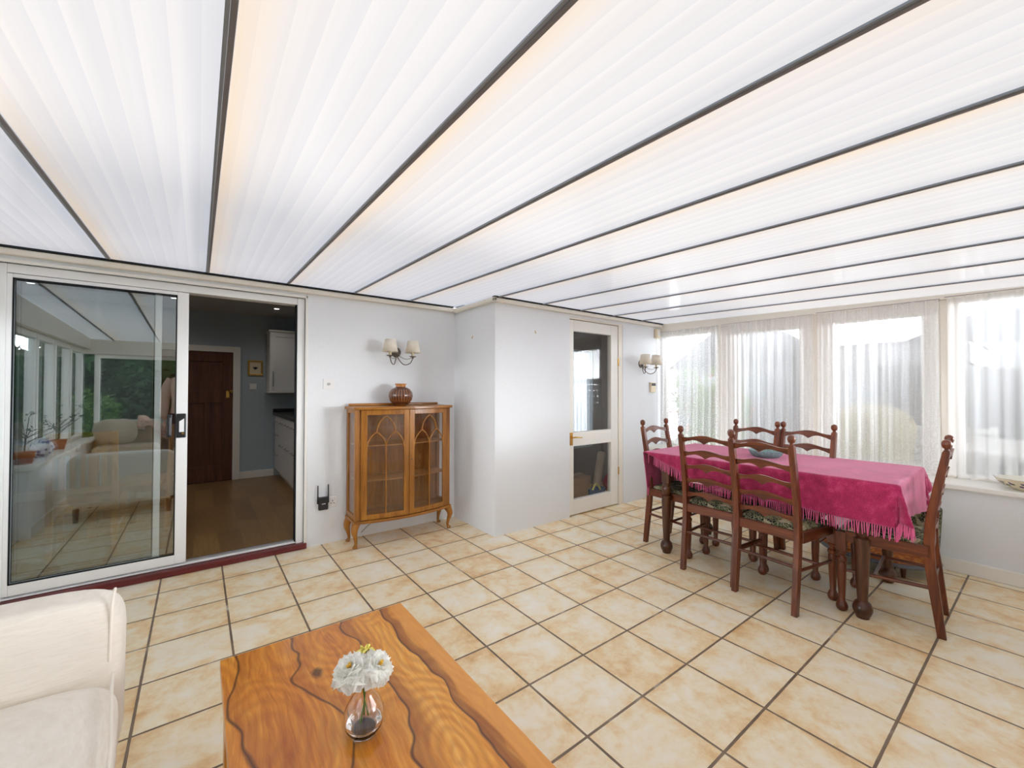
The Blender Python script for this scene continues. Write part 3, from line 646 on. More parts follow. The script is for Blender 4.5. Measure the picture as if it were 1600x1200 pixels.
def strand(p, s_l):
    j = (rf.uniform(-.02, .02), rf.uniform(-.02, .02)); a = Vector(drape(p)); b = Vector(drape(p, s_l*.5)); c_ = Vector(drape(p, s_l)); out = Vector((j[0], j[1], 0))
    # let the yarn fall straight down from the hem
    b = Vector((a.x+out.x*.5, a.y+out.y*.5, a.z-s_l*.5)); c_ = Vector((a.x+out.x, a.y+out.y, a.z-s_l))
    mb.tube([a, b, c_], [.0085, .008, .006], 5)
for i in range(200):
    if i/200 > .20 or i % 9 == 0: strand(flat(i/200.0, 0.0), rf.uniform(.17, .22))
for i in range(110): strand(flat(0.0, i/110.0), rf.uniform(.15, .2))
for i in range(34): strand(flat(1.0, i/110.0), rf.uniform(.17, .22))
mb.build('fringe', 'fringe', cl, smooth=60)

# ---------- pressed glass bowl on the throw
b = thing('glass_bowl', 'shallow blue-green ribbed glass bowl standing on the pink throw', 'bowl', (10.62*T, -7.22*T, .7725))
rib = lambda a, z: 1+.035*math.sin(a*2*PI*26)
MB().lathe([(.060, 0), (.080, .006), (.098, .022), (.107, .040), (.110, .052), (.106, .053), (.100, .040), (.090, .024), (.072, .010), (.002, .008)], seg=156, mod=rib).build('bowl', 'bowlglass', b, smooth=50)

# ---------- china cabinet
cab = thing('display_cabinet', 'bow-fronted golden oak display cabinet with two arched glass doors on cabriole legs', 'cabinet', (4.84*T, -.25*T, 0))
W_, D_, Z0, Z1 = .425, .245, .215, 1.105     # half width, depth at the ends, body bottom / top (m)
def yb(x, off=0.0): return -(D_+.075*(1-(x/W_)**2))-off
OX, OZ, OY = M['oak_x'], M['oak_z'], M['oak_y']
def bowplate(z0, z1, off, back=0.0, inset=0.0, w=None, mat=OX, name='top', parent=cab, bevel=.003):
    w = w or W_; poly = [(-w, back), (-w, yb(-W_, off))]+[(-w+2*w*i/20, yb(-W_+2*W_*i/20, off)) for i in range(1, 20)]+[(w, yb(W_, off)), (w, back)]
    mb = MB(); mb.prism(poly, z0, z1, 'z'); return mb.build(name, mat, parent, smooth=30, bevel=bevel)
bowplate(Z1, Z1+.022, .018, .01, w=W_+.016, name='top_board')
bowplate(Z0-.022, Z0, .010, .0, w=W_+.010, name='base_moulding')
bowplate(Z0, Z0+.016, -.012, -.012, w=W_-.012, name='bottom_board')
MB().box(-W_+.01, W_-.01, -.022, -.006, Z1+.022, Z1+.044).build('back_rail', OX, cab, smooth=None, bevel=.006)
MB().box(-W_, W_, -.010, 0, Z0, Z1).build('back_panel', M['oak_z'], cab, smooth=None)
for s in (-1, 1):
    x = s*W_
    MB().box(min(x, x-s*.026), max(x, x-s*.026), -.038, -.011, Z0, Z1).build('rear_stile', OZ, cab, smooth=None, bevel=.002)
    MB().box(min(x, x-s*.040), max(x, x-s*.040), yb(x)+.002, yb(x)+.034, Z0, Z1).build('front_stile', OZ, cab, smooth=None, bevel=.002)
    MB().box(min(x, x-s*.018), max(x, x-s*.018), yb(x)+.034, -.038, Z0, Z0+.04).build('side_rail', OY, cab, smooth=None)
    sf = MB().box(min(x, x-s*.018), max(x, x-s*.018), yb(x)+.034, -.038, Z1-.03, Z1).build('side_rail', OY, cab, smooth=None)
    MB().box(min(x-s*.008, x-s*.011), max(x-s*.008, x-s*.011), yb(x)+.034, -.038, Z0+.04, Z1-.03).build('side_glass', 'cabglass', sf, smooth=None)
gz0, gz1 = Z0+.045, Z1-.043
for z in (gz0+(gz1-gz0)*.335, gz0+(gz1-gz0)*.69): bowplate(z-.009, z, -.030, -.012, w=W_-.03, mat=M['lightoak_x'], name='shelf')
def vstrip(mb, xa, xb, z0, z1, th, out=0.0, n=6):
    """a piece of the bowed front between xa, xb"""
    rings = []
    for i in range(n+1):
        x = xa+(xb-xa)*i/n; y = yb(x); rings.append([(x, y-out, z0), (x, y-out+th, z0), (x, y-out+th, z1), (x, y-out, z1)])
    mb.loops(rings)
for s in (-1, 1):
    xo, xi = s*(W_-.042), s*.002; st = .044
    xa, xb = min(xo, xi), max(xo, xi)
    a = -s
    mb = MB()
    vstrip(mb, xa, xa+st, Z0+.004, Z1-.003, .018); vstrip(mb, xb-st, xb, Z0+.004, Z1-.003, .018)
    vstrip(mb, xa+st, xb-st, Z0+.004, gz0, .018); vstrip(mb, xa+st, xb-st, gz1, Z1-.003, .018)
    door = mb.build('door', OZ, cab, smooth=30, bevel=.002)
    g = MB(); vstrip(g, xa+st, xb-st, gz0, gz1, .003, -.009, 10); g.build('door_glass', 'cabglass', door, smooth=40)
    # glazing bars: two lower arches and one upper arch
    g0, g1 = xa+st, xb-st; wd = g1-g0; H = gz1-gz0
    def P(u, v, o=.002): x = g0+wd*u; return (x, yb(x)-o+.006, gz0+H*v)
    br = .0055
    mb = MB()
    spring, ap, top_ = .66, .825, .985
    def arch(u0, u1, v0, v1):
        pts = []
        for k in range(11):
            t_ = k/10; th_ = t_*PI/3; pts.append((u0+(u1-u0)*(1-math.cos(th_))/.5, v0+(v1-v0)*math.sin(th_)/math.sin(PI/3)))
        return pts
    def half(u0, u1, v0, v1):   # rises steeply from (u0,v0), ends in a point at (u1,v1)
        mb.tube([P(u, v) for u, v in arch(u0, u1, v0, v1)], br, 8)
    mb.tube([P(.5, 0), P(.5, spring)], br, 8)
    half(.5, .25, spring, ap); half(.5, .75, spring, ap); half(0, .25, spring, ap); half(1, .75, spring, ap)
    half(.25, .5, ap, top_); half(.75, .5, ap, top_)
    mb.build('glazing_bars', OZ, door, smooth=60)
    if s == 1:
        x = xa+.02; MB().ball((x, yb(x)-.004, (Z0+Z1)/2+.02), .006).build('keyhole', 'pewter', door)
for (x, y, s, f) in ((-W_+.02, yb(W_)+.02, -1, 1), (W_-.02, yb(W_)+.02, 1, 1), (-W_+.02, -.04, -1, -.2), (W_-.02, -.04, 1, -.2)):
    dx, dy = s*.75, -f*.66
    path = bez([(x, y, Z0-.015), (x+dx*.022, y+dy*.022, .165), (x+dx*.030, y+dy*.030, .130), (x+dx*.016, y+dy*.016, .08), (x+dx*.008, y+dy*.008, .035), (x+dx*.018, y+dy*.018, .012), (x+dx*.026, y+dy*.026, .0)], 5)
    rr = [.034, .033, .032, .031, .030, .029, .028, .027, .0265, .026, .025, .023, .021, .019, .017, .016, .0145, .0135, .0125, .012, .0115, .0115, .012, .013, .0145, .017, .0185, .0185, .018, .017, .015]
    MB().tube(path, rr[:len(path)]+[.015]*max(0, len(path)-len(rr)), 12).build('cabriole_leg', OZ, cab)
# ---------- ceramic vase on the cabinet
q = N('brown_ribbed_glaze'); v = q.coord(); sp = q.n('SeparateXYZ'); q.l(v, sp.inputs[0])
zz = q.math('DIVIDE', sp.outputs[2], .19); n1 = q.noise(v, 60, 3)
c = q.ramp(q.math('ADD', zz, q.math('MULTIPLY', q.math('SUBTRACT', n1, .5), .06)), (.0, hexc(160, 98, 44)), (.12, hexc(70, 36, 22)), (.22, hexc(120, 70, 36)), (.30, hexc(86, 44, 28)), (.78, hexc(74, 38, 26)), (.86, hexc(96, 56, 30)), (.90, hexc(190, 122, 60)))
ang = q.math('ARCTAN2', sp.outputs[1], sp.outputs[0]); rb = q.math('SINE', q.math('MULTIPLY', ang, 26.0))
inb = q.ramp(zz, (.2, 0.0), (.26, 1.0), (.74, 1.0), (.80, 0.0)); c = q.mix(q.math('MULTIPLY', q.ramp(rb, (.5, 0.0), (.9, .8)), inb), c, hexc(170, 112, 62))
M['vaseglaze'] = q.end(q.bsdf(c, .22, .6, Coat_Weight=.5))
vs = thing('ceramic_vase', 'round brown glazed vase with vertical ribs standing on the display cabinet', 'vase', (4.84*T, -.62*T, Z1+.022))
MB().lathe([(.046, 0), (.054, .004), (.075, .022), (.095, .052), (.103, .085), (.098, .118), (.080, .145), (.056, .160), (.044, .166), (.042, .178), (.050, .190), (.050, .194), (.044, .194), (.038, .180), (.036, .165)], seg=104, mod=lambda a, z: 1+(.012*math.sin(a*2*PI*26) if .04 < z < .14 else 0)).build('body', 'vaseglaze', vs, smooth=50)

cbl = MB().tube(bez([(3.95*T, -.23*T, .11*T), (4.2*T, -.24*T, .30*T), (4.6*T, -.23*T, .42*T), (5.2*T, -.235*T, .40*T), (5.9*T, -.23*T, .55*T)], 6), .0022, 6).build('loose_cable', plain('thin_grey_cable', hexc(70, 72, 76), .5, .3)); tag(cbl, 'thin grey cable sagging along the wall under the display cabinet', 'cable')
# ---------- wall sconces
def make_sconce():
    t = thing('wall_light', '', 'wall light', group='twin-arm wall lights')
    # local: wall plane y=0, room towards -y
    MB().lathe([(.0465, 0), (.045, .006), (.034, .013), (.010, .016)], (0, 0, 0), 24).build('back_plate', 'pewter', t).rotation_euler = (PI/2, 0, 0)
    MB().ball((0, -.02, -.015), .014).build('boss', 'pewter', t)
    for s in (-1, 1):
        sx_, sy_ = s*.105, -.135
        arm = MB().tube(bez([(0, -.02, -.015), (s*.012, -.03, -.06), (s*.045, -.075, -.115), (s*.085, -.118, -.105), (s*.105, -.135, -.062)], 8), .0042, 8).build('arm', 'pewter', t)
        MB().tube(bez([(0, -.022, -.01), (s*.03, -.06, -.05), (s*.065, -.095, -.066), (s*.102, -.132, -.055)], 8), .0022, 6).build('curl', 'pewter', arm)
        MB().lathe([(.006, -.062), (.010, -.052), (.030, -.045), (.032, -.041), (.008, -.040)], (sx_, sy_, 0), 20).build('drip_pan', 'pewter', arm)
        MB().lathe([(.0125, -.041), (.0125, .0)], (sx_, sy_, 0), 14).build('candle_tube', 'creamplastic', arm)
        sh = MB(); sh.lathe([(.066, -.012), (.047, .098)], (sx_, sy_, 0), 32, cap=False)
        sh.build('lamp_shade', 'shade', arm, smooth=60, solid=.0018)
        MB().tube([(sx_-.046, sy_, .085), (sx_+.046, sy_, .085)], .0012, 6).build('shade_carrier', 'steel', arm)
    return t
q = N('cream_fabric_lampshade'); tl = q.n('BsdfTranslucent'); tl.inputs[0].default_value = hexc(246, 238, 222); df = q.n('BsdfDiffuse'); df.inputs[0].default_value = hexc(244, 238, 226)
M['shade'] = q.end(mix_shader(q, .72, tl.outputs[0], df.outputs[0]))
s1 = make_sconce(); s1.location = (4.87*T, YH*T, 4.83*T); s1['label'] = 'twin-arm pewter wall light with cream shades above the display cabinet'
s2 = copy_tree(s1); s2.location = (12.92*T, YF*T, 4.72*T); s2['label'] = 'twin-arm pewter wall light with cream shades beside the lace curtain'

# ---------- switches and small wall items
def wallbox(name, lab, cat, cx, cz, w, h, y, mat='whiteplastic', d=.008, bev=.002):
    t = thing(name, lab, cat, (cx*T, y*T, cz*T)); MB().box(-w/2, w/2, -d, 0, -h/2, h/2).build('plate', mat, t, smooth=None, bevel=bev); return t
dm = wallbox('dimmer_switch', 'white square dimmer switch with a round knob left of the display cabinet', 'switch', 3.14, 3.94, .086, .086, YH)
MB().tube([(0, -.008, 0), (0, -.022, 0)], .011, 18).build('knob', 'steel', dm)
so = wallbox('wall_socket', 'white double power socket low on the wall behind the black wireless extender', 'socket', 3.13, 1.01, .146, .086, YH)
for (px, pz, pw, ph) in ((.040, .010, .006, .010), (.029, -.010, .009, .005), (.051, -.010, .009, .005)): MB().box(px-pw/2, px+pw/2, -.0095, -.007, pz-ph/2, pz+ph/2).build('pin_hole', 'black', so, smooth=None)
MB().box(.055, .066, -.012, -.008, .014, .034).build('rocker_switch', 'whiteplastic', so, smooth=None, bevel=.001)
rp = thing('wireless_extender', 'black plug-in wireless extender with two upright antennas left of the cabinet', 'extender', (3.02*T, YH*T-.009, 1.02*T))
MB().box(-.037, .037, -.034, 0, -.052, .052).build('housing', 'black', rp, smooth=None, bevel=.008, seg=3)
MB().box(-.014, .014, -.0352, -.0338, -.003, .001).build('logo_strip', 'whiteplastic', rp, smooth=None)
for s in (-1, 1):
    MB().tube([(s*.040, -.015, .0), (s*.040, -.015, .06), (s*(.040), -.014, .148)], [.006, .0052, .0042], 10).build('antenna', 'black', rp)
kp = wallbox('alarm_keypad', 'cream alarm keypad with a dark display under the wall light by the corner', 'keypad', 13.56, 3.90, .098, .118, YF, 'creamplastic', .026, .006)
MB().box(-.040, .040, -.0275, -.0255, .018, .050).build('display', 'black', kp, smooth=None)
pr = wallbox('motion_sensor', 'cream motion sensor box high in the corner above the wall light', 'sensor', 13.81, 5.84, .072, .115, YF, 'creamplastic', .045, .010)
MB().box(-.016, .018, -.0465, -.0445, -.035, .038).build('lens', 'whiteplastic', pr, smooth=None, bevel=.004)
cbm = MB().box(.018, .022, -.004, 0, -.66, -.058).build('cable', 'whiteplastic', pr, smooth=None)
for (x, y, z, lab, ax) in ((XC, -1.23, 5.28, 'small brass picture hook on the shaded side of the wall corner', 'x'), (8.06, YF, 5.42, 'small brass picture hook on the wall left of the glazed inner door', 'y')):
    hk = MB()
    if ax == 'y': hk.tube([(0, -.002, .014), (0, -.006, .0), (0, -.010, -.012), (0, -.016, -.008)], .003, 6)
    else: hk.tube([(-.002, 0, .014), (-.006, 0, .0), (-.010, 0, -.012), (-.016, 0, -.008)], .003, 6)
    o = hk.build('picture_hook', 'brass'); o.location = (x*T, y*T, z*T); tag(o, lab, 'hook')

# ---------- coffee table
ct = thing('coffee_table', 'low square-edged coffee table with a richly figured honey and dark brown wooden top', 'coffee table', (1.59*T, -8.30*T, 0))
hx, hy = .852*T, 1.75*T; HT = 1.35*T
MB().box(-hx, hx, -hy, hy, HT-.032, HT).build('tabletop', 'sheesham', ct, smooth=None, bevel=.003)
MB().box(-hx+.03, hx-.03, -hy+.03, -hy+.05, HT-.10, HT-.032).box(-hx+.03, hx-.03, hy-.05, hy-.03, HT-.10, HT-.032).box(-hx+.03, -hx+.05, -hy+.03, hy-.03, HT-.10, HT-.032).box(hx-.045, hx-.03, -hy+.03, hy-.03, HT-.10, HT-.032).build('apron', 'sheesham', ct, smooth=None)
for a in (-1, 1):
    for b_ in (-1, 1): MB().box(a*(hx-.045)-.035, a*(hx-.045)+.035, b_*(hy-.045)-.035, b_*(hy-.045)+.035, 0, HT-.032).build('leg', 'sheesham', ct, smooth=None, bevel=.004)

# ---------- bulb vase and flowers
BV = (1.53*T, -8.13*T, HT)
bv = thing('bud_vase', 'clear light-bulb shaped glass vase with a little water on the coffee table', 'vase', BV)
prof = [(.028, .0), (.032, .003), (.043, .020), (.047, .038), (.045, .055), (.036, .075), (.025, .092), (.021, .104), (.021, .118), (.0235, .124)]
inner = [(r-.0028, z) for r, z in prof[::-1]][:-3]+[(.041, .022), (.030, .007), (.002, .006)]
MB().lathe(prof+inner, seg=40).build('glass', 'glass', bv, smooth=60)
MB().lathe([(.002, .0065), (.0295, .0075), (.0400, .022), (.0415, .026), (.0418, .027), (.002, .027)], seg=40).build('water', 'water', bv, smooth=50)
q = N('white_petals'); b1 = q.bsdf((.97, .97, .94, 1), .6, .2, Subsurface_Weight=.0); tl = q.n('BsdfTranslucent'); tl.inputs[0].default_value = (.95, .95, .88, 1); M['petal'] = q.end(mix_shader(q, .35, b1, tl.outputs[0]))
M['petaly'] = plain('pale_yellow_petals', hexc(246, 236, 130), .6, .2); M['stamen'] = plain('yellow_stamens', hexc(226, 180, 70), .7, .2); M['stem'] = plain('green_stem', hexc(96, 140, 60), .5, .3)
def blossom(name, lab, head, R, nrm, npet, rings_, seed, mat='petal', stem_foot=(0, 0, .02), group=None):
    rg = random.Random(seed); head = Vector(head); nz = Vector(nrm).normalized(); t = thing(name, lab, 'flower', BV, group=group)
    xa = nz.orthogonal().normalized(); ya = nz.cross(xa)
    mb = MB()
    for k in range(rings_):
        fr = (k+1)/rings_; n = int(npet*(.5+.5*fr)); tilt = math.radians(78-86*fr**1.2)
        for i in range(n):
            a = 2*PI*(i+rg.uniform(-.25, .25)+.5*(k % 2))/n; L = R*(.42+.60*fr)*rg.uniform(.88, 1.08); wd = L*rg.uniform(.44, .56)
            d1 = xa*math.cos(a)+ya*math.sin(a); side = nz.cross(d1); tl_ = tilt+rg.uniform(-.14, .14); ph = rg.uniform(0, 6)
            def f(u, v, d1=d1, side=side, L=L, wd=wd, tl_=tl_, ph=ph):
                s_ = u*L; ww = wd*math.sin(PI*min(.93, .12+.80*u))**.7*(v-.5)*2
                lift = math.sin(tl_)*s_-.9*L*u*u*u*.35+.006*math.sin(v*9+ph)*u+.10*abs(ww)
                out_ = math.cos(tl_)*s_*(1-.05*math.cos(v*12+ph)*u)+.002
                return tuple(head+d1*out_+side*ww+nz*lift)
            mb.grid(f, 5, 5)
    mb.build('petals', mat, t, smooth=180)
    mb = MB()
    for i in range(14):
        a = rg.uniform(0, 2*PI); r = rg.uniform(0, R*.13); p = head+xa*math.cos(a)*r+ya*math.sin(a)*r
        mb.tube([p, p+nz*R*.36], .0008, 4); mb.ball(p+nz*R*.37, .0016, 6, 4)
    mb.build('stamens', 'stamen', t)
    nk = Vector((head.x*.22, head.y*.18, .118))
    MB().tube(bez([stem_foot, ((stem_foot[0]+nk.x)*.45, (stem_foot[1]+nk.y)*.45, .07), nk, head-nz*.004], 5), .0016, 6).build('stem', 'stem', t)
    return t
blossom('white_flower', 'ruffled white blossom on the left of the bulb vase', (-.028, .010, .156), .044, (-.45, -.30, 1), 12, 6, 2, stem_foot=(.012, .006, .03))
blossom('white_flower', 'ruffled white blossom with an open yellow centre on the right of the bulb vase', (.030, -.010, .150), .043, (.40, -.65, 1), 12, 5, 5, stem_foot=(-.010, -.004, .028))
blossom('yellow_flower', 'small pale yellow blossom peeping out behind the two white ones', (.020, .048, .165), .022, (.2, .6, 1), 5, 2, 9, 'petaly', stem_foot=(.004, .014, .03))

# ---------- cream armless chair
def cushion(mb, x0, x1, y0, y1, z0, z1, p=5.0, q_=5.0, n=28, crown=.0, fx=None):
    """rounded box: superellipsoid-like"""
    cx, cy, cz = (x0+x1)/2, (y0+y1)/2, (z0+z1)/2; a, b, c = (x1-x0)/2, (y1-y0)/2, (z1-z0)/2
    rings = []
    for j in range(n+1):
        ph = -PI/2+PI*j/n; cp = abs(math.cos(ph))**(2/p); sp_ = math.copysign(abs(math.sin(ph))**(2/p), math.sin(ph)); cp = max(cp, .02)
        ring = []
        for k in range(n*2):
            th = 2*PI*k/(n*2); ct_ = math.copysign(abs(math.cos(th))**(2/q_), math.cos(th)); st_ = math.copysign(abs(math.sin(th))**(2/q_), math.sin(th))
            P_ = Vector((cx+a*cp*ct_, cy+b*cp*st_, cz+c*sp_))
            if crown: P_.z += crown*(1-((P_.x-cx)/a)**2)*(1-((P_.y-cy)/b)**2)*(1 if sp_ > 0 else 0)
            if fx: P_ = Vector(fx(P_))
            ring.append(P_)
        rings.append(ring)
    return mb.loops(rings)
ac = thing('slipper_chair', 'low cream linen armless chair with piped seat cushion beside the coffee table', 'armchair', (-1.12*T, -6.6*T, 0))
def sh_back(P_):   # lean the back, roll its top
    k = max(0, (P_.z-.38)/.26); return (P_.x*(1+.0*k), P_.y+.05*k, P_.z)
mb = MB(); cushion(mb, -.415, .385, .14, .30, .14, .648, 7, 7, fx=sh_back); bk = mb.build('backrest', 'cream', ac, smooth=70)
def pip(x):
    return [(x, .150+.05*max(0, (z-.38)/.26), z) for z in (.47, .50, .55, .59, .615)]+[(x, .175+.050, .640), (x, .205+.050, .649)]
MB().tube(bez(pip(.360), 4), .004, 8).build('piping', 'piping', bk)
mb = MB(); cushion(mb, -.40, .385, -.46, .16, .12, .34, 9, 9); mb.build('seat_base', 'cream', ac, smooth=70)
def sc_f(P_):
    return (P_.x+(.035*max(0, min(1, (.10-P_.y)/.45)) if P_.x > 0 else 0), P_.y, P_.z)
mb = MB(); cushion(mb, -.405, .392, -.47, .150, .325, .462, 4, 6.5, crown=.022, fx=sc_f); sc_ = mb.build('seat_cushion', 'cream', ac, smooth=70)
edge = [(.372, .13, .452), (.380, .04, .456), (.396, -.10, .456), (.412, -.25, .455), (.418, -.40, .452)]
MB().tube(bez(edge, 5), .004, 8).build('piping', 'piping', sc_)
for a in (-1, 1):
    for y in (-.40, .24): MB().lathe([(.018, 0), (.024, .13)], (a*.34-.015, y, 0), 12).build('foot', 'doorwood', ac)

# ---------- bowl on the window sill
q = N('floral_painted_china'); v = q.coord(); k = q.vor(v, 42, 'F1', 'Distance'); kc = q.vor(v, 42, 'F1', 'Color'); ks = q.n('SeparateColor'); q.l(kc, ks.inputs[0])
sp = q.n('SeparateXYZ'); q.l(v, sp.inputs[0]); zz = sp.outputs[2]
fl = q.ramp(ks.outputs[0], (.0, hexc(96, 84, 120)), (.3, hexc(176, 96, 90)), (.5, hexc(90, 100, 50)), (.7, hexc(110, 150, 130)), (.85, hexc(150, 110, 60)), interp='CONSTANT')
band = q.ramp(q.math('DIVIDE', zz, .08), (.12, 0.0), (.2, 1.0), (.62, 1.0), (.72, 0.0))
c = q.mix(q.math('MULTIPLY', q.ramp(q.math('ADD', k, q.math('MULTIPLY', q.noise(v, 80, 2), .12)), (.50, 1.0), (.60, 0.0)), band), hexc(232, 222, 194), fl)
M['china'] = q.end(q.bsdf(c, .15, .5, Coat_Weight=.5))
q = N('floral_painted_china_inside'); v = q.coord(); k = q.vor(v, 55); c = q.ramp(k, (.25, hexc(90, 140, 130)), (.42, hexc(170, 120, 130)), (.55, hexc(226, 226, 220))); M['china_in'] = q.end(q.bsdf(c, .15, .5))
fb = thing('china_bowl', 'oval cream china bowl painted with flowers standing on the white window sill', 'bowl', (13.60*T, -10.84*T, 1.845*T))
o = MB().lathe([(.075, .0), (.080, .004), (.110, .020), (.138, .048), (.150, .072)], seg=48, cap=True); o = o.build('bowl', 'china', fb, smooth=60); o.scale = (1, 1.15, 1)
for f_ in list(o.data.polygons): pass
o2 = MB().lathe([(.002, .012), (.075, .012), (.106, .025), (.134, .052), (.146, .0728), (.1505, .0728)], seg=48, cap=False).build('inside', 'china_in', fb, smooth=60); o2.scale = (1, 1.15, 1)
# ================================================================== CURTAINS
def curtain(lab, ya, yb, zt, zb, mat, seed, folds, amp=.05, x=13.97, tail=0.0):
    rg = random.Random(seed); ph = [rg.uniform(0, 6) for _ in range(6)]; n = int(abs(yb-ya)*70)
    def f(u, v):
        y = ya+(yb-ya)*u; z = zb+(zt-zb)*v
        w1 = math.sin(u*folds*2*PI+ph[0]+.8*math.sin(u*9+ph[1])); w2 = math.sin(u*folds*4.7*PI+ph[2])
        top = v**6
        dx = amp*(1-.6*top)*w1*.8+amp*.4*w2+.012*top*math.sin(u*folds*22)
        return (x+dx+(-.05*(1-v)**4), y+.02*w2*(1-v)+tail*(1-v)*(.5-u), z+.025*math.sin(u*folds*2*PI+1)*(1-v)*.8-.02*top*abs(math.sin(u*11+ph[3])))
    o = MB(T).grid(f, n, 26).build('net_curtain', mat, None, smooth=180)
    return tag(o, lab, 'curtain', 'net curtains along the window wall')
curtain('floral lace net curtain in the corner window beside the wall light', -2.42, -4.50, 5.93, 1.90, 'netlace', 1, 8)
curtain('sheer net curtain over the second window, behind the two far dining chairs', -4.60, -7.10, 5.90, 1.90, 'net', 2, 8)
curtain('sheer net curtain over the third window, the cane chair showing through it', -7.19, -9.52, 5.89, 1.90, 'net', 3, 8)
curtain('fine voile curtain over the rightmost window above the china bowl', -9.66, -12.2, 5.90, 1.90, 'netlight', 4, 5, .035)
for ya, yb in ((-2.4, -4.55), (-4.6, -7.12), (-7.18, -9.55), (-9.62, -12.3)):
    o = struct(MB(T).tube([(13.97, ya, 5.91), (13.97, yb, 5.885)], .012, 6).build('trim_%d' % (40+int(-ya)), 'steel'))

# ================================================================== KITCHEN
kb = thing('kitchen_base_units', 'white kitchen base units with steel bar handles under a black worktop', 'kitchen units', (3.3*T, 6.5*T, 0))
ko = (3.3, 6.5, 0)
MB(T, ko).box(3.34, 5.28, 3.2, 9.88, .3, 2.68).build('carcass', 'trim', kb, smooth=None)
MB(T, ko).box(3.48, 5.28, 3.2, 9.88, 0.0, .3).build('plinth', 'trim', kb, smooth=None)
for k in range(5):
    ya = 9.84-k*1.32; yb_ = ya-1.30
    for (z0, z1) in (((1.75, 2.64), (.34, 1.73)) if k else ((2.1, 2.64), (1.25, 2.08), (.34, 1.23))):
        dr = MB(T, ko).box(3.28, 3.34, yb_, ya, z0, z1).build('drawer', 'whiteplastic', kb, smooth=None, bevel=.003)
        zc = z1-.22; MB(T, ko).tube([(3.28, ya-.3, zc), (3.2, ya-.34, zc), (3.2, yb_+.34, zc), (3.28, yb_+.3, zc)], .018, 8).build('bar_handle', 'steel', dr)
wt = MB(T).box(3.2, 5.29, 3.1, 9.89, 2.685, 2.81).box(3.2, 5.29, 9.82, 9.89, 2.81, 2.95).build('worktop', 'black', smooth=None, bevel=.003); tag(wt, 'glossy black worktop along the right side of the kitchen', 'worktop')
kc = thing('kitchen_wall_cabinet', 'white wall cabinet with one steel bar handle hanging over the black worktop', 'wall cabinet', (4.1*T, 9.88*T, 3.71*T))
ko = (4.1, 9.88, 3.71)
MB(T, ko).box(2.95, 5.28, 8.95, 9.88, 3.73, 6.25).build('carcass', 'trim', kc, smooth=None)
MB(T, ko).box(2.90, 5.28, 8.84, 9.88, 6.25, 6.33).build('cornice', 'trim', kc, smooth=None, bevel=.003); MB(T, ko).box(2.90, 5.28, 8.84, 9.88, 3.66, 3.73).build('pelmet', 'trim', kc, smooth=None, bevel=.003)
for k in range(2):
    x0 = 2.97+k*1.16
    dr = MB(T, ko).box(x0, x0+.17, 8.88, 8.95, 3.75, 6.23).box(x0+.97, x0+1.14, 8.88, 8.95, 3.75, 6.23).box(x0+.17, x0+.97, 8.88, 8.95, 3.75, 3.93).box(x0+.17, x0+.97, 8.88, 8.95, 6.05, 6.23).box(x0+.17, x0+.97, 8.91, 8.95, 3.93, 6.05).build('door', 'whiteplastic', kc, smooth=None, bevel=.002)
    xh = x0+.1
    if k == 0: MB(T, ko).tube([(xh, 8.88, 3.95), (xh, 8.80, 3.97), (xh, 8.80, 4.55), (xh, 8.88, 4.57)], .02, 8).build('bar_handle', 'steel', dr)
pc = thing('framed_picture', 'small gold-framed picture of a dark bird on the grey kitchen wall', 'picture', (2.52*T, 9.895*T, 4.73*T))
ko = (2.52, 9.895, 4.73)
MB(T, ko).box(2.24, 2.80, 9.84, 9.89, 4.40, 4.47).box(2.24, 2.80, 9.84, 9.89, 4.99, 5.06).box(2.24, 2.31, 9.84, 9.89, 4.47, 4.99).box(2.73, 2.80, 9.84, 9.89, 4.47, 4.99).build('frame', 'brass', pc, smooth=None, bevel=.003)
MB(T, ko).box(2.31, 2.73, 9.87, 9.89, 4.47, 4.99).build('mount', 'creamplastic', pc, smooth=None)
MB(T, ko).prism([(2.44, 4.74), (2.48, 4.68), (2.55, 4.67), (2.59, 4.72), (2.64, 4.78), (2.57, 4.76), (2.53, 4.80), (2.50, 4.76), (2.43, 4.79)], 9.862, 9.872, 'y').build('bird_print', 'black', pc, smooth=None)
ks_ = wallbox('kitchen_switch', 'white light switch under the small framed picture in the kitchen', 'switch', 2.45, 3.93, .086, .086, 9.898); MB().box(-.008, .008, -.014, -.008, -.012, .012).build('rocker', 'whiteplastic', ks_, smooth=None)
q = N('lamp_glow'); em = q.n('Emission'); em.inputs[0].default_value = (1, .96, .9, 1); em.inputs[1].default_value = 6; M['glow'] = q.end(em.outputs[0])
dl0 = None  # first downlight is the visible one; the rest are added to brighten the kitchen
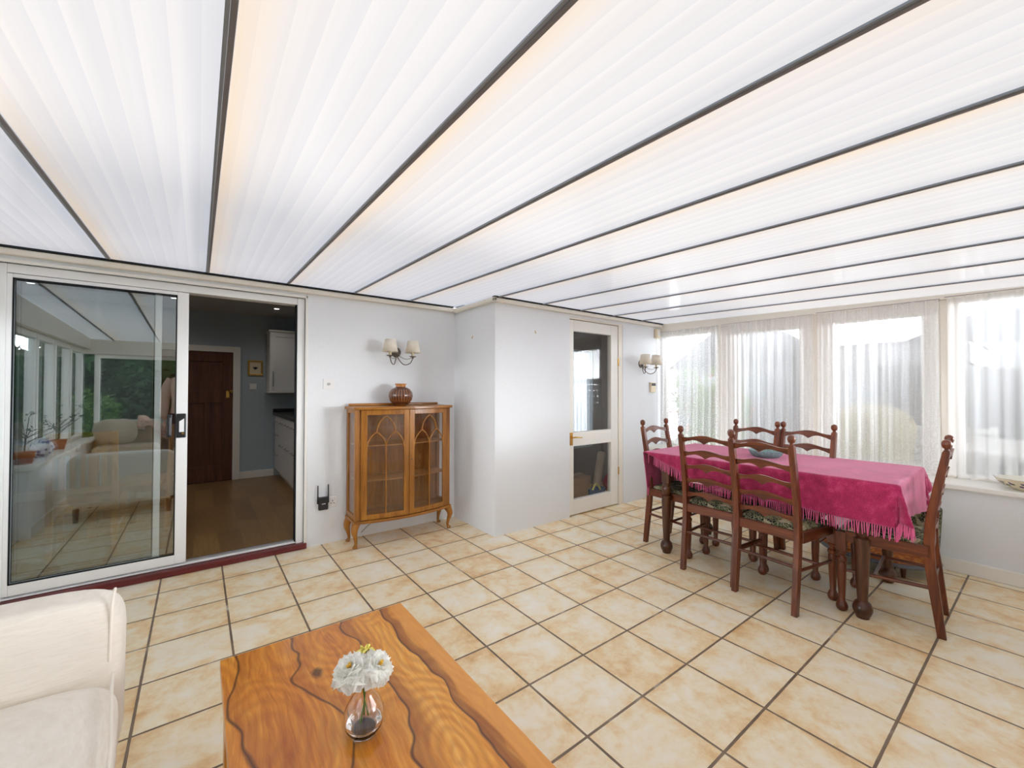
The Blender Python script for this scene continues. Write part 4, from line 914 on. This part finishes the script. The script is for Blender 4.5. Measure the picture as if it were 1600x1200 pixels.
for k, (x, y) in enumerate(((3.0, 7.5), (-.15, 7.5), (3.0, 3.5), (-.15, 3.5), (-3.5, 7.5), (-3.5, 3.5))):
    if dl0 is None:
        t = dl0 = thing('ceiling_downlight', '', 'ceiling light', group='recessed downlights in the kitchen ceiling')
        MB().lathe([(.030, 0), (.044, -.004), (.046, 0)], seg=24, cap=False).build('rim', 'steel', t); MB().lathe([(.001, -.001), (.029, -.001)], seg=20, cap=False).build('lamp', 'glow', t)
    else: t = copy_tree(dl0)
    t.location = (x*T, y*T, 6.995*T)
    t['label'] = ['round recessed downlight, lit, above the white kitchen wall cabinet', 'added round downlight behind the upper corner of the sliding glass', 'added kitchen downlight nearest the right jamb of the sliding door', 'added kitchen downlight nearest the middle of the sliding door', 'added kitchen downlight deep in the left of the kitchen', 'added kitchen downlight behind the left of the sliding glass'][k]
    ld = bpy.data.lights.new('downlight_beam', 'SPOT'); ld.energy = 3.6; ld.spot_size = math.radians(150); ld.spot_blend = .8; ld.color = (1, .95, .88); ld.shadow_soft_size = .03
    lo = bpy.data.objects.new('downlight_beam', ld); col.objects.link(lo); lo.parent = t; lo.location = (0, 0, -.012)
# slatted oak chairs behind the glass
def oak_chair(lab, loc, rz):
    t = thing('slat_back_chair', lab, 'chair', loc, rz, 'light oak slat-back chairs in the kitchen')
    for s in (-1, 1):
        MB().hull([(s*.17-.018, -.20, 0), (s*.17+.018, -.20, 0), (s*.17+.018, -.165, 0), (s*.17-.018, -.165, 0)], [(s*.17-.018, -.235, .95), (s*.17+.018, -.235, .95), (s*.17+.018, -.205, .95), (s*.17-.018, -.205, .95)]).build('back_post', 'lightoak_z', t, smooth=None, bevel=.003)
        MB().box(s*.18-.018, s*.18+.018, .16, .2, 0, .43).build('leg', 'lightoak_z', t, smooth=None, bevel=.003)
        MB().box(s*.175-.01, s*.175+.01, -.17, .17, .20, .235).build('side_stretcher', 'lightoak_y', t, smooth=None)
    MB().box(-.155, .155, -.232, -.212, .87, .95).build('top_rail', 'lightoak_x', t, smooth=None, bevel=.004); MB().box(-.155, .155, -.215, -.195, .50, .545).build('lower_rail', 'lightoak_x', t, smooth=None, bevel=.003)
    for k in range(5): x = -.11+k*.055; MB().hull([(x-.014, -.21, .54), (x+.014, -.21, .54), (x+.014, -.20, .54), (x-.014, -.20, .54)], [(x-.014, -.227, .88), (x+.014, -.227, .88), (x+.014, -.217, .88), (x-.014, -.217, .88)]).build('slat', 'lightoak_z', t, smooth=None)
    MB().box(-.165, .165, -.19, .19, .36, .42).build('seat_frame', 'lightoak_x', t, smooth=None); MB().box(-.20, .20, -.16, .22, .42, .455).build('seat', 'lightoak_y', t, smooth=None, bevel=.01)
    return t
oak_chair('light oak slat-back chair seen through the middle of the sliding glass', (-1.45*T, 2.5*T, 0), 0)
oak_chair('light oak slat-back chair behind the handle side of the sliding glass, turned sideways', (-.50*T, 4.1*T, 0), math.radians(75))
kt = thing('kitchen_table', 'light oak kitchen table behind the slat-back chairs', 'table', (-3.6*T, 4.9*T, 0))
MB().box(-.75, .75, -.42, .42, .72, .75).build('tabletop', 'lightoak_x', kt, smooth=None, bevel=.005)
for a in (-1, 1):
    for b_ in (-1, 1): MB().box(a*.68-.03, a*.68+.03, b_*.36-.03, b_*.36+.03, 0, .72).build('leg', 'lightoak_z', kt, smooth=None)
rg_ = MB(T).lathe([(1.15, .003), (1.25, .012), (1.22, .035), (1.05, .045), (.02, .045)], (-2.95, 1.35, 0), 48).build('round_rug', plain('brown_woven_rug', hexc(116, 84, 56), .95, .1)); tag(rg_, 'round brown rug on the kitchen floor inside the sliding glass', 'rug')

# ================================================================== LOBBY THINGS (seen through the glazed inner door)
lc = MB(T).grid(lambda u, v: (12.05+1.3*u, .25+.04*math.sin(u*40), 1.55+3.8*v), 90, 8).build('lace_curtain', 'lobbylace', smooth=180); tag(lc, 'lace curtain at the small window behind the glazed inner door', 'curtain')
bx = thing('cardboard_box', 'tall brown box behind the lower pane of the inner door', 'box', (10.55*T, -1.0*T, 0))
q_ = plain('brown_card', hexc(150, 126, 104), .85, .1); MB().box(-.26, .26, -.14, .22, .003, .29).build('carton', q_, bx, smooth=None, bevel=.004); MB().box(-.265, .265, -.03, .03, .29, .294).build('tape', plain('parcel_tape', hexc(176, 150, 118), .4, .3), bx, smooth=None)
bg_ = thing('shopping_bag', 'blue and yellow shopping bag on the floor behind the inner door', 'bag', (11.62*T, -1.35*T, 0))
MB().hull([(-.12, -.06, .003), (.12, -.06, .003), (.12, .06, .003), (-.12, .06, .003)], [(-.14, -.05, .14), (.14, -.05, .13), (.14, .05, .13), (-.14, .05, .14)]).build('body', plain('blue_plastic_bag', hexc(50, 110, 160), .4, .4), bg_, smooth=None, bevel=.015)
MB().tube(bez([(-.10, -.055, .13), (-.06, -.06, .19), (0, -.055, .17), (.03, -.055, .12)], 5), .012, 6).build('handle', plain('yellow_plastic', hexc(226, 222, 130), .5, .3), bg_)
rl = MB().lathe([(.05, 0), (.052, .5), (.03, .52)], seg=18); rl = rl.build('carpet_roll', 'throw_beige', smooth=50); rl.location = (12.15*T, -.9*T, 0.003); rl.rotation_euler = (0, math.radians(14), 0); tag(rl, 'rolled beige carpet leaning in the lobby behind the inner door', 'roll')
rb_ = MB().ball((0, 0, .13), .13, 18, 10, (1, .8, 1)).build('red_bag', plain('red_nylon', hexc(168, 36, 66), .6, .3)); rb_.location = (12.75*T, -1.2*T, 0.002); tag(rb_, 'crimson sack on the floor at the right of the lower door pane', 'bag')
ws = MB().tube(bez([(0, 0, 0.002), (.12, .02, .18), (.25, .04, .36), (.28, .045, .43), (.25, .045, .47), (.21, .04, .44)], 6), .011, 10).build('walking_stick', 'lightoak_z'); ws.location = (12.0*T, -1.5*T, 0.01); tag(ws, 'walking stick with curved handle leaning behind the inner door', 'walking stick')

# ================================================================== LOW OVAL SEAT behind the dining table
ps = thing('tub_seat', 'low oval seat with a rust patterned cushion between table and grey low wall', 'seat', (12.45*T, -8.70*T, 0))
q = N('rust_patterned_cushion'); v = q.coord(); k = q.vor(v, 22); c = q.ramp(k, (.2, hexc(140, 76, 36)), (.35, hexc(186, 118, 58)), (.62, hexc(150, 84, 50))); M['rust'] = q.end(q.bsdf(c, .85, .15))
EL = lambda a_, z: .78+.24*abs(math.sin(2*PI*a_))**2
MB().lathe([(.30, .080), (.325, .083), (.335, .095), (.325, .107), (.30, .112)], seg=64, mod=EL).build('rim', plain('grey_rim', hexc(98, 98, 104), .5, .4), ps)
MB().lathe([(.315, .110), (.305, .130), (.2, .150), (.01, .157)], seg=64, mod=EL).build('cushion', 'rust', ps, smooth=60)
mb = MB(); mb.grid(lambda u, v: ((.25+.02*v)*math.cos(math.radians(-112+95*u)), (.31+.02*v)*math.sin(math.radians(-112+95*u)), .11+.36*v*(1-.35*abs(2*u-1)**3)), 30, 8); mb.build('curved_back', 'tapestry', ps, smooth=180, solid=.025)
for a in (45, 135, 225, 315): MB().lathe([(.012, 0), (.018, .08)], (.19*math.cos(math.radians(a)), .24*math.sin(math.radians(a)), 0), 10).build('leg', 'doorwood', ps)

# ================================================================== BEHIND THE CAMERA, reflected in the sliding door
so2 = thing('sofa', 'beige two-seat sofa under the garden windows, reflected in the sliding glass', 'sofa', (-1.72*T, -12.15*T, 0))
mb = MB(); cushion(mb, -.36, .36, -.27, .30, .06, .42, 8, 8, 18); mb.build('seat_base', 'beige', so2, smooth=70)
mb = MB(); cushion(mb, -.36, .36, -.30, -.12, .10, .80, 7, 7, 18); mb.build('backrest', 'beige', so2, smooth=70)
mb = MB(); cushion(mb, -.33, .33, -.12, .31, .40, .52, 5, 8, 18); mb.build('seat_cushion', 'beige', so2, smooth=70)
thp = tag(MB().grid(lambda u, v: (-.36+.52*u, -.34+.30*v, .835+.03*math.sin(u*7)*math.sin(v*3)-.28*max(0, v-.6)**1.2-.05*abs(2*u-1)), 20, 16).build('folded_throw', 'throw_beige', smooth=180, solid=.03), 'folded beige wool throw over the back of the sofa in the reflection', 'throw'); thp.location = (-1.72*T, -12.15*T, 0)
mb = MB(); cushion(mb, -.21, .21, -.06, .06, 0, .34, 3, 6, 16); cu = mb.build('scatter_cushion', 'throw_beige', smooth=70); cu.location = (-2.05*T, -12.0*T, .53); cu.rotation_euler = (math.radians(-12), 0, .1); tag(cu, 'plump beige scatter cushion propped on the sofa in the reflection', 'cushion')
fc_ = tag(MB().grid(lambda u, v: (.08+.34*u, -.31+.26*v, .86+.03*math.sin(u*9+v*4)-.20*max(0, v-.5)-.22*u*u), 18, 14).build('floral_cloth', 'floral', smooth=180, solid=.015), 'red and cream floral cloth thrown over the sofa corner in the reflection', 'cloth'); fc_.location = (-1.72*T, -12.15*T, 0)
# window sill things on the left
bl = thing('blue_vase', 'blue and white jar on the left window sill, reflected in the sliding glass', 'vase', (-3.0*T, -6.6*T, 1.85*T))
q = N('blue_and_white_glaze'); k = q.vor(q.coord(), 24); c = q.ramp(k, (.3, hexc(50, 70, 150)), (.42, hexc(230, 232, 238))); MB().lathe([(.04, 0), (.07, .04), (.085, .09), (.07, .14), (.04, .165), (.05, .18), (.04, .18), (.03, .165)], seg=28).build('body', q.end(q.bsdf(c, .2, .5)), bl, smooth=60)
def bare_plant(lab, loc, seed, h=.42):
    rg = random.Random(seed); t = thing('potted_plant', lab, 'plant', loc)
    MB().lathe([(.05, 0), (.068, .10), (.072, .105), (.062, .105)], seg=20).build('pot', plain('terracotta_%d' % seed, hexc(170, 100, 70), .8, .2), t)
    mb = MB(); lv = MB(); mb.tube([(0, 0, .09), (.01, 0, h*.6)], .006, 6)
    for i in range(14):
        a = rg.uniform(0, 2*PI); L = rg.uniform(.08, .2); e = Vector((.01+L*math.cos(a), L*math.sin(a), h*.6+rg.uniform(.03, .2))); mb.tube([(.01, 0, h*rg.uniform(.4, .6)), e], [.003, .0015], 5)
        for _ in range(4):
            p = e+Vector((rg.uniform(-.02, .02), rg.uniform(-.02, .02), rg.uniform(-.01, .02))); d_ = Vector((rg.uniform(-1, 1), rg.uniform(-1, 1), .6)).normalized()*.03; s_ = d_.orthogonal().normalized()*.008
            lv.face([lv.v(p), lv.v(p+d_*.5+s_), lv.v(p+d_), lv.v(p+d_*.5-s_)])
    mb.build('stems', 'bark', t); lv.build('leaves', 'leaf', t, smooth=None)
bare_plant('straggly potted plant at the house end of the left window sill, seen reflected', (-3.05*T, -5.3*T, 1.85*T), 11)
bare_plant('straggly potted plant further along the left window sill, seen reflected', (-3.05*T, -8.6*T, 1.85*T), 12)

# ================================================================== OUTSIDE (through the nets)
nb = thing('neighbour_annexe', 'flat-roofed grey annexe with a deep white fascia seen through the third window', 'building', (28*T, -6.4*T, -.25*T))
ko = (28, -6.4, -.25)
MB(T, ko).box(24, 34, -9.0, -3.6, -.25, 4.86).build('walls', 'extgrey', nb, smooth=None)
MB(T, ko).box(23.8, 34, -9.15, -3.5, 4.86, 5.7).build('fascia', 'extwhite', nb, smooth=None, bevel=.01); MB(T, ko).box(23.7, 34, -9.25, -3.4, 5.7, 5.85).build('roof_edge', 'extroof', nb, smooth=None)
MB(T, ko).tube([(23.85, -7.3, -.2), (23.85, -7.3, 4.86)], .11, 12).build('drainpipe', 'extwhite', nb)
w_ = MB(T, ko).box(23.9, 24.0, -6.6, -5.0, 1.6, 4.2).build('window_frame', 'extwhite', nb, smooth=None); MB(T, ko).box(23.86, 23.9, -6.45, -5.15, 1.75, 4.05).build('pane', 'extdark', w_, smooth=None)
def gable(name, lab, x0, x1, y0, y1, ze, zrg, cat='building'):
    t = thing(name, lab, cat, ((x0+x1)/2*T, (y0+y1)/2*T, -.25*T)); k_ = ((x0+x1)/2, (y0+y1)/2, -.25)
    MB(T, k_).box(x0, x1, y0, y1, -.25, ze).build('walls', 'extwhite', t, smooth=None)
    ym = (y0+y1)/2; o_ = .35
    MB(T, k_).prism([(y0-o_, ze), (ym, zrg), (y1+o_, ze), (y1+o_, ze-.12), (y0-o_, ze-.12)], x0-o_, x1+o_, 'x').build('roof', 'extroof', t, smooth=None)
    MB(T, k_).box(x0+1, x0+2, ym-.5, ym+.5, zrg-.8, zrg+1.4).build('chimney', 'brick', t, smooth=None)
    for i in range(2):
        yc = y0+(y1-y0)*(.3+.4*i); f_ = MB(T, k_).box(x0-.1, x0, yc-.7, yc+.7, ze-2.2, ze-.5).build('window_frame', 'extwhite', t, smooth=None); MB(T, k_).box(x0-.14, x0-.1, yc-.55, yc+.55, ze-2.05, ze-.65).build('pane', 'extdark', f_, smooth=None)
    return t
gable('neighbour_cottage', 'pale pitched-roof cottage with small windows seen through the second window', 26, 34, -2.8, 4.2, 5.3, 8.0)
gable('distant_house', 'white house with a slate roof rising beyond the flat annexe', 48, 58, -14, -3, 7.6, 10.2)
gable('distant_bungalow', 'bungalow with a low slate roof beyond the garden fence on the right', 40, 50, -26, -15.0, 4.9, 6.6)
fn = thing('garden_fence', 'grey horizontal board fence beyond the rightmost window', 'fence', (25*T, -13*T, -.25*T)); ko = (25, -13, -.25)
for k in range(10): MB(T, ko).box(24.9, 25.0, -22, -9.3, .1+k*.46, .1+k*.46+.43).build('board', 'extgrey', fn, smooth=None)
for k in range(4): MB(T, ko).box(25.0, 25.3, -9.6-k*4.0, -9.3-k*4.0, -.25, 4.75).build('post', 'extgrey', fn, smooth=None)
M['cane'] = plain('cream_cane', hexc(200, 190, 152), .7, .2); M['whitewood'] = plain('white_painted_slats', hexc(206, 206, 202), .6, .3)
cc_ = thing('cane_chair', 'cream cane garden chair with a high rounded back on the patio', 'chair', (17.2*T, -7.6*T, -.25*T), math.radians(100))
mb = MB(); mb.grid(lambda u, v: ((.30+.06*v)*math.sin((u-.5)*2.6), -.24+.18*(1-math.cos((u-.5)*2.6)), .42+.78*v*(1-.28*abs(2*u-1)**2.5)), 24, 12); mb.build('backrest', 'cane', cc_, smooth=180, solid=.025)
mb = MB(); cushion(mb, -.29, .29, -.24, .28, .36, .46, 4, 6, 14); mb.build('seat', 'cane', cc_, smooth=70)
for a in (-1, 1):
    for b_ in (-1, 1): MB().tube([(a*.24, b_*.2, 0), (a*.24, b_*.2, .38)], .018, 8).build('leg', 'cane', cc_)
gb_ = thing('garden_bench', 'white slatted garden bench behind the cane chair on the patio', 'bench', (20.2*T, -8.6*T, -.25*T), math.radians(90))
for k in range(6): MB().box(-.45, .45, -.26, -.24, .45+k*.085, .45+k*.085+.06).build('back_slat', 'whitewood', gb_, smooth=None)
for k in range(5): MB().box(-.45, .45, -.2+k*.09, -.2+k*.09+.07, .42, .44).build('seat_slat', 'whitewood', gb_, smooth=None)
for a in (-1, 1): MB().box(a*.43-.025, a*.43+.025, -.28, -.23, 0, .96).build('back_leg', 'whitewood', gb_, smooth=None); MB().box(a*.43-.025, a*.43+.025, .2, .25, 0, .62).build('front_leg', 'whitewood', gb_, smooth=None)
gt_ = thing('garden_table', 'white slatted garden table close outside the rightmost window', 'table', (17.6*T, -11.4*T, -.25*T), math.radians(-12))
for k in range(9): MB().box(-.7, .7, -.62+k*.14, -.62+k*.14+.105, .84, .865).build('slat', 'whitewood', gt_, smooth=None)
for a in (-1, 1):
    for b_ in (-1, 1): MB().box(a*.6-.03, a*.6+.03, b_*.5-.03, b_*.5+.03, 0, .84).build('leg', 'whitewood', gt_, smooth=None)
    MB().box(a*.5-.03, a*.5+.03, -.6, .6, .78, .84).build('bearer', 'whitewood', gt_, smooth=None)

def leaf_crown(c_, R, n, seed, size, mat, name, parent, flowers=False):
    rg = random.Random(seed); mb = MB(); c_ = Vector(c_)
    lumps = [(Vector((rg.uniform(-.6, .6)*R[0], rg.uniform(-.6, .6)*R[1], rg.uniform(-.55, .6)*R[2])), rg.uniform(.35, .55)) for _ in range(14)]
    for i in range(n):
        lc_, lr = lumps[i % 14]; d_ = Vector((rg.gauss(0, 1), rg.gauss(0, 1), rg.gauss(0, 1))).normalized()*lr*rg.uniform(.75, 1.05)
        p = c_+lc_+Vector((d_.x*R[0], d_.y*R[1], d_.z*R[2])); a = Vector((rg.gauss(0, 1), rg.gauss(0, 1), rg.gauss(0, .6))).normalized()*size*rg.uniform(.6, 1.3); b = a.orthogonal().normalized()*size*.45
        mb.face([mb.v(p-a), mb.v(p+b), mb.v(p+a), mb.v(p-b)])
    return mb.build(name, mat, parent, smooth=None)
def tree(lab, x, y, h, r, seed, mat='leaf', n=5200, name='tree', size=.10):
    t = thing(name, lab, 'tree' if name == 'tree' else 'shrub', (x*T, y*T, -.22*T))
    if name == 'tree': MB().tube([(0, 0, 0), (.05, 0, h*.3), (0, .05, h*.65)], [.14, .11, .05], 8).build('trunk', 'bark', t)
    leaf_crown((0, 0, h*.55 if name == 'tree' else h*.5), (r, r*.8, h*.5), n, seed, size, mat, 'foliage', t); return t
for k, (x, y, h, r, lab) in enumerate(((-12.5, -27.5, 2.8, 1.1, 'leftmost dark tree of the garden boundary in the reflection'), (-4.8, -28.5, 3.0, 1.1, 'tall dark tree behind the bright bush in the reflection'), (3, -28.5, 2.8, 1.1, 'tall dark tree reflected above the sofa'), (11, -28.5, 3.0, 1.1, 'tall dark tree behind the far end of the stone wall'))): tree(lab, x, y, h, r, 30+k, size=.16)
def hedge(lab, x0, x1, y0, y1, h, seed):
    rg = random.Random(seed); L = max(x1-x0, y1-y0)*T
    mb = MB(T)
    def f(u, v):
        a = 2*PI*v; px, pz = math.cos(a), math.sin(a)
        n_ = 1+.10*math.sin(u*37+v*11)+.08*math.sin(u*91+v*23)
        return (x0+(x1-x0)*u if x1-x0 > y1-y0 else (x0+x1)/2+(x1-x0)/2*px*n_, (y0+y1)/2+(y1-y0)/2*px*n_ if x1-x0 > y1-y0 else y0+(y1-y0)*u, -.2+h/T*(.5+.5*pz*n_))
    t = thing('hedge', lab, 'hedge', ((x0+x1)/2*T, (y0+y1)/2*T, -.22*T)); mb.off = Vector(((x0+x1)/2, (y0+y1)/2, -.22))
    mb.grid(f, int(L*6), 28); mb.build('dense_growth', 'leaf', t, smooth=180)
    lv = MB()
    for i in range(5200):
        a = Vector(f(rg.random(), rg.random()))-Vector(((x0+x1)/2, (y0+y1)/2, -.22)); p = a*T; d_ = Vector((rg.gauss(0, 1), rg.gauss(0, 1), rg.gauss(0, .8))).normalized()*.11; b = d_.orthogonal().normalized()*.05; p += d_
        lv.face([lv.v(p-d_), lv.v(p+b), lv.v(p+d_), lv.v(p-b)])
    lv.build('leaves', 'leaf', t, smooth=None)
hedge('tall dark hedge closing the garden behind the trees in the reflection', -26, 22, -37, -33, 2.3, 70)
hedge('dark hedge outside the left side windows in the reflection', -18.5, -15.5, -22, -2, 1.9, 71)
tree('bright green rounded bush left of the stone wall in the reflection', -5.2, -22, 1.45, .75, 50, 'leaf2', 2600, 'bush', .06)
tree('flowering side bush outside the left windows', -9.5, -9, 2.3, 1.0, 51, 'leaf', 3000, 'bush', .08)
sw = tag(MB(T).box(-3.2, 12, -24.5, -23.7, -.25, 1.9).build('garden_wall', 'stone', smooth=None, bevel=.03), 'pale dry stone wall across the garden in the reflection', 'wall')
tr_ = tree('leafy shrub with pink flowers outside the corner window', 18.2, -2.2, 1.75, .62, 60, 'leaf2', 3400, 'flowering_shrub', .045)
leaf_crown((0, 0, .9), (.64, .52, .85), 240, 61, .05, plain('pink_petals', hexc(232, 90, 120), .6, .2), 'flowers', tr_)

# ================================================================== PERSON standing behind the camera, caught in the reflection
pr_ = thing('person', 'person in a beige shirt and dark trousers standing, reflected beside the door handle', 'person', (.12*T, -12.35*T, 0))
def ell(c, rx, ry, n=16): return [(c[0]+rx*math.cos(2*PI*k/n), c[1]+ry*math.sin(2*PI*k/n), c[2]) for k in range(n)]
def limb(mb, pts, rr, seg=14): mb.tube(bez(pts, 4), [rr[0]+(rr[-1]-rr[0])*0 if False else None for _ in ()] or interp(rr, (len(pts)-1)*4+1), seg)
def interp(r, n):
    out = []
    for i in range(n):
        t_ = i/(n-1)*(len(r)-1); k = min(int(t_), len(r)-2); out.append(r[k]+(r[k+1]-r[k])*(t_-k))
    return out
TORSO = [(.86, .155, .11), (.94, .165, .118), (1.04, .14, .105), (1.14, .15, .112), (1.26, .175, .122), (1.36, .185, .115), (1.42, .165, .095), (1.455, .10, .075), (1.475, .058, .056), (1.53, .052, .055)]
mb = MB(); mb.loops([ell((0, 0, z), a, b) for z, a, b in TORSO])
mb.loops([ell((0, .012*(1 if z > 1.5 else 0), z), a, b) for z, a, b in ((1.50, .05, .055), (1.535, .062, .078), (1.58, .072, .09), (1.63, .077, .096), (1.68, .075, .095), (1.72, .058, .075), (1.74, .02, .03))])
mb.ball((0, .108, 1.605), .014, 8, 6, (1, 1.2, 1.6)); mb.ball((0, .094, 1.565), .02, 8, 6, (1.3, .7, .5))
for s in (-1, 1):
    mb.ball((s*.080, .0, 1.61), .022, 8, 6, (.5, .8, 1.4)); mb.ball((s*.028, .094, 1.635), .011, 8, 6)
    limb(mb, [(s*.165, 0, 1.40), (s*.215, -.01, 1.28), (s*.235, -.01, 1.10), (s*.24, .04, .96), (s*.235, .08, .84)], [.058, .052, .042, .038, .026])
    limb(mb, [(s*.09, 0, .90), (s*.098, .01, .70), (s*.10, .015, .48), (s*.10, -.005, .28), (s*.10, -.01, .08)], [.095, .085, .056, .055, .036])
    mb.hull([(s*.10-.04, -.07, 0.003), (s*.10+.04, -.07, 0.003), (s*.10+.045, .17, 0.003), (s*.10-.04, .17, 0.003)], [(s*.10-.035, -.05, .09), (s*.10+.035, -.05, .09), (s*.10+.03, .15, .035), (s*.10-.03, .15, .035)])
    mb.ball((s*.232, .095, .79), .036, 10, 8, (.45, .95, 1.25))
    for k, L in enumerate((.068, .078, .074, .058)): y = .070+.018*k; limb(mb, [(s*.232, y, .765), (s*.228, y+.004, .765-L*.55), (s*.218, y+.010, .765-L)], [.0085, .008, .0065], 8)
    limb(mb, [(s*.228, .115, .80), (s*.220, .140, .775), (s*.214, .145, .745)], [.011, .010, .008], 8)
bd = mb.build('body', plain('skin', hexc(206, 160, 134), .6, .3), pr_, smooth=180); md = bd.modifiers.new('merge', 'REMESH'); md.mode = 'VOXEL'; md.voxel_size = .007; md.use_smooth_shade = True
mb = MB(); mb.loops([ell((0, 0, z), a+.014+.008*(z < 1.1), b+.014+.008*(z < 1.1)) for z, a, b in [(.92, .165, .12)]+TORSO[2:8]], cap=False)
for s in (-1, 1): mb.tube(bez([(s*.150, 0, 1.405), (s*.215, -.01, 1.28), (s*.237, -.01, 1.10), (s*.243, .04, .96), (s*.238, .075, .87)], 4), interp([.074, .066, .056, .052, .044], 17), 14, cap=False)
mb.build('shirt', plain('beige_pink_cotton', hexc(206, 176, 160), .9, .1), pr_, smooth=180)
mb = MB(); mb.loops([ell((0, 0, z), a+.008, b+.008) for z, a, b in ((.80, .17, .12), (.86, .165, .12), (.93, .165, .118), (.98, .152, .112))], cap=False)
for s in (-1, 1): mb.tube(bez([(s*.088, 0, .90), (s*.098, .01, .70), (s*.10, .015, .48), (s*.10, -.005, .28), (s*.10, -.005, .07)], 4), interp([.108, .096, .074, .070, .064], 17), 14, cap=False)
mb.build('trousers', plain('dark_trouser_cloth', hexc(44, 44, 52), .9, .1), pr_, smooth=180)
mb = MB(); mb.loops([ell((0, -.012, z), a, b) for z, a, b in ((1.56, .074, .086), (1.62, .084, .100), (1.68, .084, .104), (1.73, .068, .086), (1.76, .02, .03))]); mb.build('hair', plain('brown_hair', hexc(70, 52, 40), .7, .2), pr_, smooth=180)
for s in (-1, 1): MB().hull([(s*.10-.048, -.078, 0.002), (s*.10+.048, -.078, 0.002), (s*.10+.05, .185, 0.002), (s*.10-.045, .185, 0.002)], [(s*.10-.042, -.06, .10), (s*.10+.042, -.06, .10), (s*.10+.036, .165, .048), (s*.10-.036, .165, .048)]).build('shoe', 'black', pr_, smooth=None, bevel=.012, seg=3)
